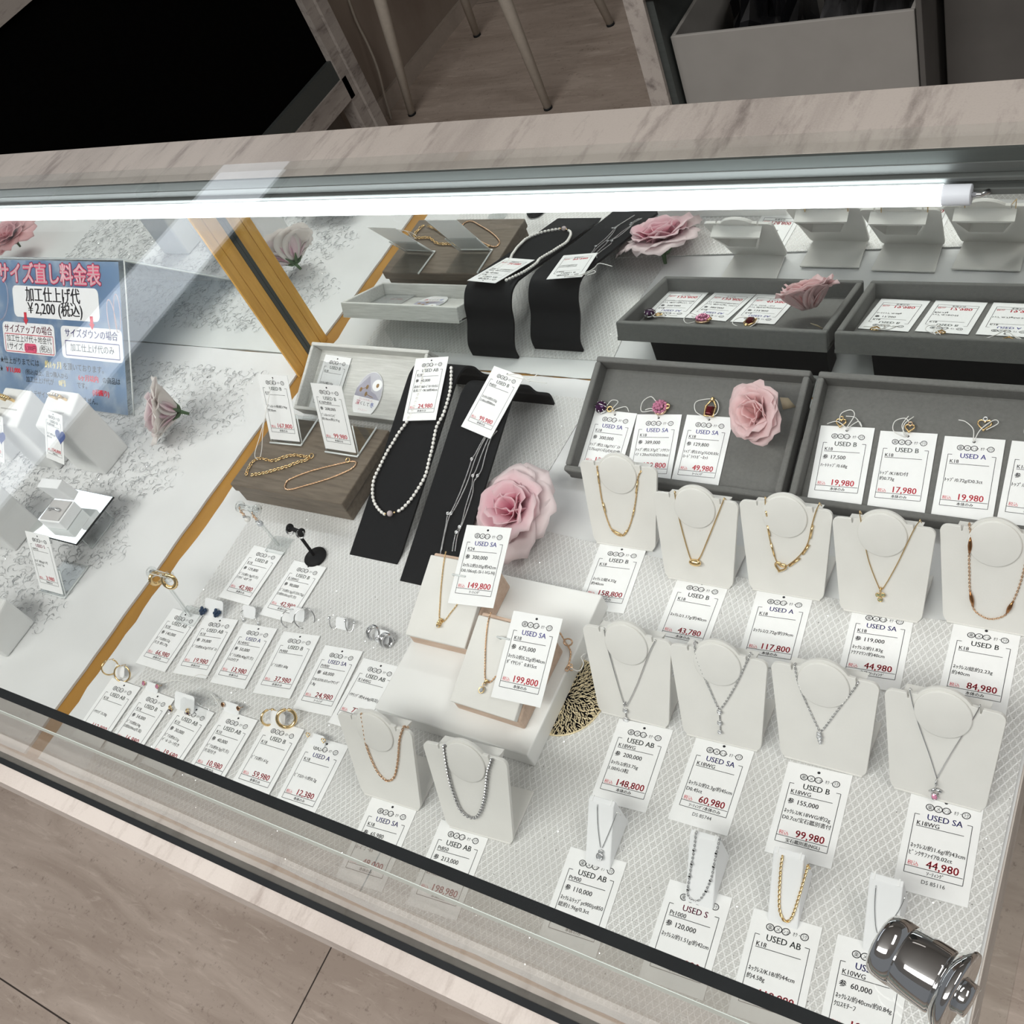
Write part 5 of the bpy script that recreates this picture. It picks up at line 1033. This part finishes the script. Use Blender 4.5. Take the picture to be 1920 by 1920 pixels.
def tstand(base, head, z0, wbar, yaw, m, round_base, label, post_r=.0012, edge=None):
    A = at(*base, z0); best = min([i / 2000 for i in range(10, 160)], key=lambda z: (at(head[0], head[1], z) - V((A.x, A.y, z))).length); H = best
    t = thing('earring_stand', TR(A.x, A.y, z0, yaw), label, 'earring stand', 'earring stands'); h = H - z0; top = t.matrix_world.inverted() @ at(head[0], head[1], H)
    if round_base: MB().lathe([(.0001, 0), (.0086, 0), (.0086, .0012), (.004, .002), (.0018, .0032), (.0001, .0032)], 28).build('base', m, t)
    else: MB().box(-.009, .009, -.007, .007, 0, .0016).build('base', m, t, None, .0003)
    p = MB(); p.tube([(0, 0, .0015), top * .999], post_r, 10); p.build('post', m, t)
    b = MB(); r = .0016 if round_base else .0022
    b.tube([top + V((-wbar, 0, 0)), top + V((wbar, 0, 0))], r, 10); b.build('bar', m, t)
    for sx in (-1, 1): e = MB(); e.tube([top + V((sx * wbar - .0007, 0, 0)), top + V((sx * wbar + .0007, 0, 0))], r * 1.9, 14); e.build('bar_end', m, t)
    if edge:
        e = MB()
        for k in (-.0017, .0017): e.tube([top + V((-wbar, k, .0012)), top + V((wbar, k, .0012))], .0003, 5)
        e.tube([(.0009, 0, .0015), top + V((.0009, 0, 0))], .00025, 5); e.tube([(-.009, -.007, .0012), (.009, -.007, .0012), (.009, .007, .0012), (-.009, .007, .0012)], .00035, 5, 0, True); e.build('polished_edges', edge, t)
    return t, t.matrix_world @ top, wbar
def drop_pearl(loc, label, m):
    t = thing('earring', loc, label, 'earring', 'earrings on stands'); mb = MB(); y = 0
    mb.tube([(0, -.001, .0022), (0, -.0026, .0012), (.0002, -.003, -.001)], .0004, 6)
    for i in range(4): mb.ring((0, -.003, -.0016 - .0016 * i), .0009, .00035, 0, Mx.Translation((0, -.003, -.0016 - .0016 * i)) @ Mx.Rotation(math.pi / 2, 4, 'X' if i % 2 else 'Y') @ Mx.Translation((0, .003, .0016 + .0016 * i)), 10, 5)
    mb.build('gold_chain', M_ROSE, t); b = MB(); b.ball((0, -.003, -.0102), .0023, 0, 14, 10); b.build('pearl', m, t)
    g = MB(); g.ball((.0005, -.004, -.0062), .0013, 0, 8, 5, sm=False); g.build('crystal', M_GEM, t)
t, top, wbr = tstand((524, 1024), (466, 953), .0026, .0085, 0, M_ACRYL, False, 'clear acrylic earring stand with pearl drop earrings below the taupe box', .0014, M_ACEDGE)
drop_pearl(top + V((-.0064, 0, 0)), 'left one of the pearl drop earrings on the clear stand', M_PEARL); drop_pearl(top + V((.0064, -.001, -.001)), 'right one of the pearl drop earrings on the clear stand', mat('grey_pearl', (.60, .62, .65), .16, .3, noise=.05, nscale=300))
t, top, wbr = tstand((592, 1045), (554, 994), .0026, .0062, -8, M_BLACK, True, 'black round based earring stand with small silver hoops')
def hang(loc, f, label): t = thing('earring', Mx.Translation(loc) @ Mx.Rotation(math.radians(62), 4, 'X'), label, 'earring', 'earrings on stands'); f(t)
hang(top + V((-.0058, -.0006, -.0016)), hoop(.0027, .0007, M_SILV, yaw=25), 'left one of the small silver hoops on the black stand'); hang(top + V((.0048, -.0016, -.0016)), hoop(.0028, .0007, M_SILV, yaw=25), 'right one of the small silver hoops on the black stand')
t, top, wbr = tstand((358, 1156), (300, 1077), .0026, .0090, 0, M_ACRYL, False, 'clear acrylic earring stand with chunky gold hoops by the ochre strip', .0014, M_ACEDGE)
hang(top + V((-.0066, -.0014, -.0044)), hoop(.0044, .0013, M_GOLD, yaw=78, twist=True), 'left one of the chunky twisted gold hoops on the clear stand'); hang(top + V((.0072, -.0014, -.0044)), hoop(.0050, .0014, M_GOLD, yaw=20, twist=True), 'right one of the chunky twisted gold hoops on the clear stand')

# ---------------------------------------------------------------- left section: ring blocks, fee sign, ring box
def ring_block(xr, yf, hb, hf, w, d, label, z=.0022):
    x0 = xr - w; t = thing('ring_display_block', (x0, yf, z), label, 'ring display', 'white ring display blocks')
    MB().hexa([(0, 0, 0), (w, 0, 0), (w, d, 0), (0, d, 0), (0, 0, hf), (w, 0, hf), (w, d, hb), (0, d, hb)]).build('block_body', M_WHITE, t, None, .0022, 3)
    a = math.atan2(hb - hf, d); P = slope((x0, yf, z + hf), math.degrees(a)); MB().box(.0085, w - .0085, d * .44, d * .47, -.0004, .0005).build('ring_slot', mat('slot_shade_grey', (.45, .45, .44), .9, noise=.05), t, t.matrix_world.inverted() @ frame(P[0], P[2], P[3])); return P, w, d  # raised grey strip stands in for the shade inside the slot
BW = .0405
PA, _, _ = ring_block(-.8352, .2885, .0698, .0585, BW, .0335, 'tall white ring block with a gold ring, left of the crystal ring block')
PBk, _, _ = ring_block(-.7724, .2925, .0698, .0585, BW, .0335, 'tall white ring block with a sparkling gold ring, nearest the fee sign corner')
ring_block(-.9085, .2880, .0698, .0585, BW, .0335, 'tall white ring block farthest left, cut by the picture edge')
ring_block(-.8071, .2015, .0500, .0410, BW, .0335, 'medium white ring block at the left edge beside the mirror plate')
ring_block(-.7236, .1160, .0336, .0265, BW, .0335, 'low white ring block at the front left edge')
def ring_on(px, P, label, R, r, m, stone_=None):
    c = onp(px[0], px[1], P[0] + P[1] * R * .45, P[1]); t = thing('ring', frame(c, P[2], P[1]), label, 'ring', 'rings on display blocks'); mb = MB(); mb.ring((0, 0, 0), R, r, 0, None, 28, 8); 
    for i in range(9): a = math.radians(30 + 15 * i); mb.ball((R * math.cos(a), R * math.sin(a), 0), r * 1.5, 0, 7, 5)
    mb.build('band', m, t)
    if stone_:
        s = MB()
        for i in range(7): a = math.radians(45 + 15 * i); s.ball(((R + r) * math.cos(a), (R + r) * math.sin(a), 0), r * .9, 0, 6, 4, sm=False)
        s.build('stones', stone_, t)
ring_on((12, 748), PA, 'gold ring with a rounded knot on the left tall block', .0075, .0014, M_GOLD)
ring_on((110, 746), PBk, 'gold ring set with sparkling stones on the tall block', .0072, .0012, M_GOLD, M_GEM)
def heart_tag(o, lean, cor, f, label, w=.0245, h=.043):
    P = slope(o, lean); M = rect_on(P, w, h, **cor); t = thing('price_tag', M, label, 'price tag', 'price tags in the ring section'); tag_mesh(w, h, *f).build('tag_card', TAGM, t)
    k = MB(); k.add([(x + w * .36, y + h * .06, .0006) for x, y in heart2(.0068)], [tuple(range(25, -1, -1))], 0); k.add([(x * .93 + w * .36, y * .93 + h * .06, .00065) for x, y in heart2(.0068)], [tuple(range(25, -1, -1))], 1)
    k.text('ﾊﾟﾘ', w * .36, h * .055, .0022, .00075, 0, 'C'); k.build('heart_sticker', [M_BLUE, M_HEART], t, None, 0, 2, 'blue heart sticker')
heart_tag((-.79, .2905, .0628), 52, dict(TL=(86, 767), TR=(121, 764), BL=(79, 874), BR=(123, 868)), ('B', 'K18/Pt900', '', 'ﾘﾝｸﾞ/約3.1g/11号', '約0.5ct', '134,800', '本体のみ', None), 'price tag at 134,800 with a blue heart sticker hanging on the tall ring block')
heart_tag((-.85, .2865, .0628), 52, dict(TR=(14, 762), BR=(12, 868), BL=(-32, 874)), ('AB', 'K18', '', 'ﾘﾝｸﾞ/約5.2g/12号', '', '98,800', '本体のみ', None), 'price tag with a blue heart sticker cut by the left picture edge')
tagstand('c', (98, 1112), .0028, 58, 1, .0300, .0500, ('S', 'SV925', '', 'ﾘﾝｸﾞ/約3g/11号', 'CZ/ﾛｼﾞｳﾑ', '3,980', '本体のみ', None, dict(head=False)), 'clear acrylic stand standing in the tinsel in front of the mirror plate', 'USED S tag at 3,980 on the acrylic stand in the tinsel', .030, grp='acrylic tag stands')
# sign
sx1, sy0 = -.8035, .3590; Wd, Hs = .2030, .1370; SP = slope((sx1, sy0, .0036), 48.6)
sg = thing('fee_sign', frame(SP[0] - SP[2] * Wd, SP[2], SP[3]), 'blue ring resizing fee sign with pink title leaning on the mirror', 'sign')
MB().box(-.006, Wd + .006, -.002, Hs + .002, -.0027, -.0007).build('acrylic_panel', M_ACRYL, sg)
e = MB(); e.tube([(-.006, -.002, -.0017), (Wd + .006, -.002, -.0017), (Wd + .006, Hs + .002, -.0017), (-.006, Hs + .002, -.0017)], .0009, 6, 0, True); e.build('panel_edge', M_ACEDGE, sg)
g_ = G('sky_print'); tcx = g_.n('TexCoord').outputs['Object']; nn_ = g_.n('TexNoise', {0: tcx, 'Scale': 30., 'Detail': 7., 'Roughness': .6}).outputs[0]; sy_ = g_.n('SeparateXYZ', {0: tcx}).outputs[1]
f_ = g_.math('ADD', g_.math('MULTIPLY', g_.ramp(nn_, .48, .66), .8), g_.math('MULTIPLY', g_.math('SUBTRACT', .10, sy_), 1.6)); g_.out(g_.mix(g_.math('MINIMUM', g_.math('MAXIMUM', f_, 0), .85), (.13, .27, .52, 1), (.62, .72, .84, 1)), 'Base Color'); g_.b.inputs['Roughness'].default_value = .4; g_.t.links.new(g_.n('MixShader', {0: .5, 1: g_.b.outputs[0], 2: g_.n('BsdfTranslucent', {0: (.75, .8, .85, 1)}).outputs[0]}).outputs[0], g_.t.nodes['Material Output'].inputs[0])
MB().quad((0, 0, 0), (Wd, 0, 0), (Wd, Hs, 0), (0, Hs, 0)).build('poster', g_.m, sg)
pm = [mat('poster_white', (.83, .83, .84), .5, noise=.01), M_INK, mat('title_pink', (.72, .10, .19), .5, noise=.05), mat('title_pale', (.86, .62, .65), .5, noise=.03), mat('title_maroon', (.16, .015, .05), .5, noise=.05), M_RED, mat('navy_ink', (.05, .04, .20), .5, noise=.1), mat('pale_gold_ink', (.80, .68, .32), .5, noise=.05), mat('rose_print', (.60, .42, .42), .5, noise=.2), mat('lilac_grey_print', (.30, .31, .42), .5, noise=.3)]
q = MB(); U = lambda fx: fx * Wd; Vy = lambda fy: (1 - fy) * Hs
def rrect(x0, x1, y0, y1, r, z, mi):
    q.add([(x, y, z) for x, y in arc(x1 - r, y0 + r, r, -90, 0, 5) + arc(x1 - r, y1 - r, r, 0, 90, 5) + arc(x0 + r, y1 - r, r, 90, 180, 5) + arc(x0 + r, y0 + r, r, 180, 270, 5)], [tuple(range(24))], mi)
def frm(x0, x1, y0, y1, w_, z, mi): 
    for a in ((x0, y0, x1, y0), (x1, y0, x1, y1), (x1, y1, x0, y1), (x0, y1, x0, y0)): q.bar(*a, w_, z, mi)
for bold, mi, z in ((.0016, 4, .0002), (.0009, 2, .0003)):
    for dx, dy in ((0, 0), (bold, 0), (-bold, 0), (0, bold), (0, -bold), (bold * .7, bold * .7), (-bold * .7, bold * .7), (bold * .7, -bold * .7), (-bold * .7, -bold * .7)): q.text('サイズ直し料金表', U(.475) + dx, Vy(.145) + dy, .0205, z + (dx + 2 * dy) * .01, mi, 'C', .160)
q.text('サイズ直し料金表', U(.475), Vy(.145), .0205, .0005, 3, 'C', .160, bold=.0003)
rrect(U(.185), U(.845), Vy(.395), Vy(.175), .006, .0002, 0)
q.text('加工仕上げ代', U(.50), Vy(.275), .0155, .0003, 1, 'C', .085, bold=.0004); q.text('￥2,200 (税込)', U(.51), Vy(.365), .0145, .0003, 1, 'C', .092, bold=.0004)
for fx in (.275, .785): q.add([(U(fx) - .0022, Vy(.36), .0004), (U(fx) + .0022, Vy(.36), .0004), (U(fx) + .0022, Vy(.41), .0004), (U(fx) + .0042, Vy(.41), .0004), (U(fx), Vy(.45), .0004), (U(fx) - .0042, Vy(.41), .0004), (U(fx) - .0022, Vy(.41), .0004)], [(6, 5, 4, 3, 2, 1, 0)], 5)
rrect(U(.075), U(.495), Vy(.655), Vy(.435), .005, .0002, 0); rrect(U(.545), U(.995), Vy(.655), Vy(.435), .005, .0002, 0)
q.text('サイズアップの場合', U(.285), Vy(.505), .0088, .0003, 4, 'C', .080, bold=.00015); q.text('サイズダウンの場合', U(.77), Vy(.505), .0088, .0003, 6, 'C', .084, bold=.00015)
frm(U(.09), U(.48), Vy(.645), Vy(.52), .0007, .0003, 5); frm(U(.575), U(.97), Vy(.635), Vy(.535), .0008, .0003, 6)
q.text('加工仕上げ代＋地金代', U(.285), Vy(.57), .0075, .0003, 1, 'C', .074); q.text('1サイズ', U(.105), Vy(.63), .0080, .0003, 1, 'L', .027); rrect(U(.245), U(.345), Vy(.645), Vy(.58), .003, .0003, 2); q.text('3,300円', U(.295), Vy(.628), .0058, .0004, 4, 'C', .019); q.text('(税込)', U(.415), Vy(.63), .0075, .0003, 1, 'C', .025)
q.text('加工仕上げ代のみ', U(.772), Vy(.60), .0082, .0003, 1, 'C', .070)
q.text('★仕上がりまでには', U(.03), Vy(.735), .0074, .0003, 1, 'L', .070); q.text('約1ヶ月', U(.40), Vy(.735), .0078, .0003, 7, 'L', .027, bold=.0003); q.text('を頂いております。', U(.545), Vy(.735), .0074, .0003, 1, 'L', .074)
q.text('★', U(.02), Vy(.80), .0066, .0003, 1); q.text('￥11,000', U(.075), Vy(.80), .0068, .0003, 5, 'L', .030, bold=.0004); q.text('(税込)以上、且つ購入から', U(.235), Vy(.80), .0060, .0003, 1, 'L', .083); q.text('6ヶ月以内', U(.655), Vy(.80), .0068, .0003, 5, 'L', .034, bold=.0004); q.text('の商品は', U(.835), Vy(.80), .0066, .0003, 1, 'L', .031)
q.text('加工仕上げ代が', U(.235), Vy(.855), .0066, .0003, 1, 'L', .050); q.text('0円', U(.50), Vy(.855), .0070, .0003, 7, 'L', .02, bold=.0003); q.text('です。', U(.64), Vy(.855), .0066, .0003, 1); q.text('(1回限り)', U(.755), Vy(.89), .0064, .0003, 5, 'L', .024, bold=.0003)
q.text('※一部のデザインは受け付けておりません。', U(.17), Vy(.955), .0066, .0003, 1, 'L', .165)
def tilt_oval(cx, cy, rx, ry, rot, w_, z, mi):
    o0 = len(q.v); q.oval(0, 0, rx, ry, w_, z, mi, None, 28); c, s_ = math.cos(rot), math.sin(rot)
    for i in range(o0, len(q.v)): x, y, zz = q.v[i]; q.v[i] = (cx + x * c - y * s_, cy + x * s_ + y * c, zz)
tilt_oval(U(.93), Vy(.38), .0055, .019, .35, .0009, .0002, 8); tilt_oval(U(.97), Vy(.33), .0045, .017, .2, .0008, .0002, 8); tilt_oval(U(.075), Vy(.28), .013, .021, -.4, .0016, .0002, 9)
q.build('poster_print', pm, sg)
# ring box on a small mirror plate and acrylic riser
rs = thing('acrylic_riser', (-.744, .237, .0022), 'clear acrylic riser under the small mirror plate', 'riser')
bx('riser_top', rs, -.766, -.7226, .2215, .2520, .0212, .0228, M_ACRYL); bx('riser_leg', rs, -.766, -.764, .2215, .2520, .0022, .0212, M_ACRYL); bx('riser_leg', rs, -.7246, -.7226, .2215, .2520, .0022, .0212, M_ACRYL)
e = MB()
for y in (.2215, .2520): e.tube([(-.7232, y, .0030), (-.7232, y, .0222), (-.765, y, .0222), (-.765, y, .003)], .0005, 5)
e.tube([(-.7232, .2215, .003), (-.7232, .2520, .003)], .0006, 5); wb(e, 'polished_edges', M_ACEDGE, rs)
mp_ = thing('mirror_plate', (-.745, .236, .0232), 'small rectangular mirror plate with black edge carrying the white ring box', 'mirror plate')
bx('plate_body', mp_, -.777, -.7115, .2118, .2610, .0232, .0244, M_SEAL); bx('mirror_face', mp_, -.7765, -.712, .2123, .2605, .0244, .0247, M_MIRROR)
rb = at(104, 956, .036); r_ = thing('ring_box', TR(rb.x, rb.y, .0248, 5), 'small open white ring box with grey cushion on the mirror plate', 'box')
MB().box(-.0125, .0125, -.011, .011, 0, .0100).build('box_base', M_SEMI, r_, None, .0006)
MB().box(-.0112, .0112, -.0097, .0097, .0098, .0112).build('cushion', mat('grey_cushion', (.52, .51, .51), .9, noise=.06), r_, None, .0005)
MB().box(-.0125, .0125, 0, .019, -.0085, 0).build('lid', M_SEMI, r_, Mx.Translation((0, .0112, .0104)) @ Mx.Rotation(math.radians(98), 4, 'X'), .0006)
rg = thing('ring', r_.matrix_world @ Mx.Translation((0, -.001, .0116)) @ Mx.Rotation(math.radians(88), 4, 'X'), 'silver channel set ring in the open white ring box', 'ring'); mb = MB(); mb.ring((0, 0, 0), .0062, .0011, 0, None, 26, 7, 1, .42, -8, 188); mb.build('band', M_SILV, rg)
s = MB()
for i in range(5): a = math.radians(60 + 15 * i); s.ball((.0063 * math.cos(a), .0063 * .42 * math.sin(a) + .0008, 0), .0008, 0, 6, 4, sm=False)
s.build('stones', M_GEM, rg)
# tinsel
rnd = random.Random(9); mb = MB(); gl = MB()
def tin_xy():
    while True:
        y = rnd.uniform(.085, .428); x = rnd.uniform(-1.12, -.655); edge = -.672 - (.42 - y) * .13 + .012 * math.sin(y * 90) + .008 * math.sin(y * 37)
        if x < edge - abs(rnd.gauss(0, .008)): return x, y
for i in range(8500):
    x, y = tin_xy(); r = rnd.uniform(.0012, .0042); a = rnd.uniform(0, 6.28); sw = rnd.uniform(1.0, 3.6); w_ = rnd.uniform(.00010, .00022); zb = .0024 + rnd.random() ** 2 * .0022; tl = rnd.uniform(-.5, .5); vs = []; n = 6
    for k in range(n + 1):
        t_ = a + sw * k / n
        for d in (-w_, w_): vs.append((x + (r + d) * math.cos(t_), y + (r + d) * math.sin(t_), max(.0024, zb + tl * r * math.sin(t_ - a) * .5 + d)))
    mb.add(vs, [(2 * k, 2 * k + 1, 2 * k + 3, 2 * k + 2) for k in range(n)], 0)
for i in range(900):
    x, y = tin_xy(); s_ = rnd.uniform(.0002, .00055); nv = V((rnd.gauss(0, .45), rnd.gauss(-.1, .45), 1)).normalized(); u = nv.orthogonal().normalized(); v_ = nv.cross(u); c = V((x, y, .0028 + rnd.random() * .002)); mb.add([c + u * s_, c + v_ * s_, c - u * s_, c - v_ * s_], [(0, 1, 2, 3)], 1)
tag(mb.build('tinsel', [M_TINSEL, M_GLINT]), 'loose silver tinsel and glitter strewn over the ring section', 'tinsel', None, 'stuff')

# ---------------------------------------------------------------- chrome fitting at the corner of the glass
A = at(1652, 1766, .229); B = at(1772, 1846, .229); d = (B - A); 
cf = thing('chrome_fitting', (B.x, B.y, .2209), 'polished chrome barrel fitting on the glass at the front right corner', 'fitting')
dd = (V((d.x, d.y, 0)).normalized() + V((0, 0, .20))).normalized(); L = V((d.x, d.y, 0)).length
M = cf.matrix_world.inverted() @ frame(V((A.x, A.y, .2209 + .0082)), dd.cross(V((0, 0, 1))), V((0, 0, 1)))
zz = M.to_3x3() @ V((0, 0, 1))
if zz.dot(dd) < 0: M = M @ Mx.Rotation(math.pi, 4, 'X')
mb = MB(); mb.lathe([(.0001, -.0002), (.0066, -.0002), (.0076, .0006), (.0079, .0020), (.0079, .0056)], 48); mb.build('barrel_cap', M_CHROME, cf, M)
mb = MB(); mb.lathe([(.0077, .0056), (.0077, .0060), (.0080, .0063), (.0080, L - .001), (.0077, L - .0004)], 48); mb.build('barrel', M_CHROME, cf, M)
mb = MB(); mb.lathe([(.0077, L - .0005), (.0086, L + .0002), (.0100, L + .0018), (.0104, L + .0028), (.0102, L + .0036), (.0094, L + .0038), (.0001, L + .0034)], 48); mb.build('flared_collar', M_CHROME, cf, M)
mb = MB(); mb.lathe([(.0001, L + .0030), (.0046, L + .0032), (.0040, L + .0050), (.0040, L + .0062), (.0001, L + .0066)], 32); mb.build('stem', M_CHROME, cf, M @ Mx.Translation((0, 0, 0)))
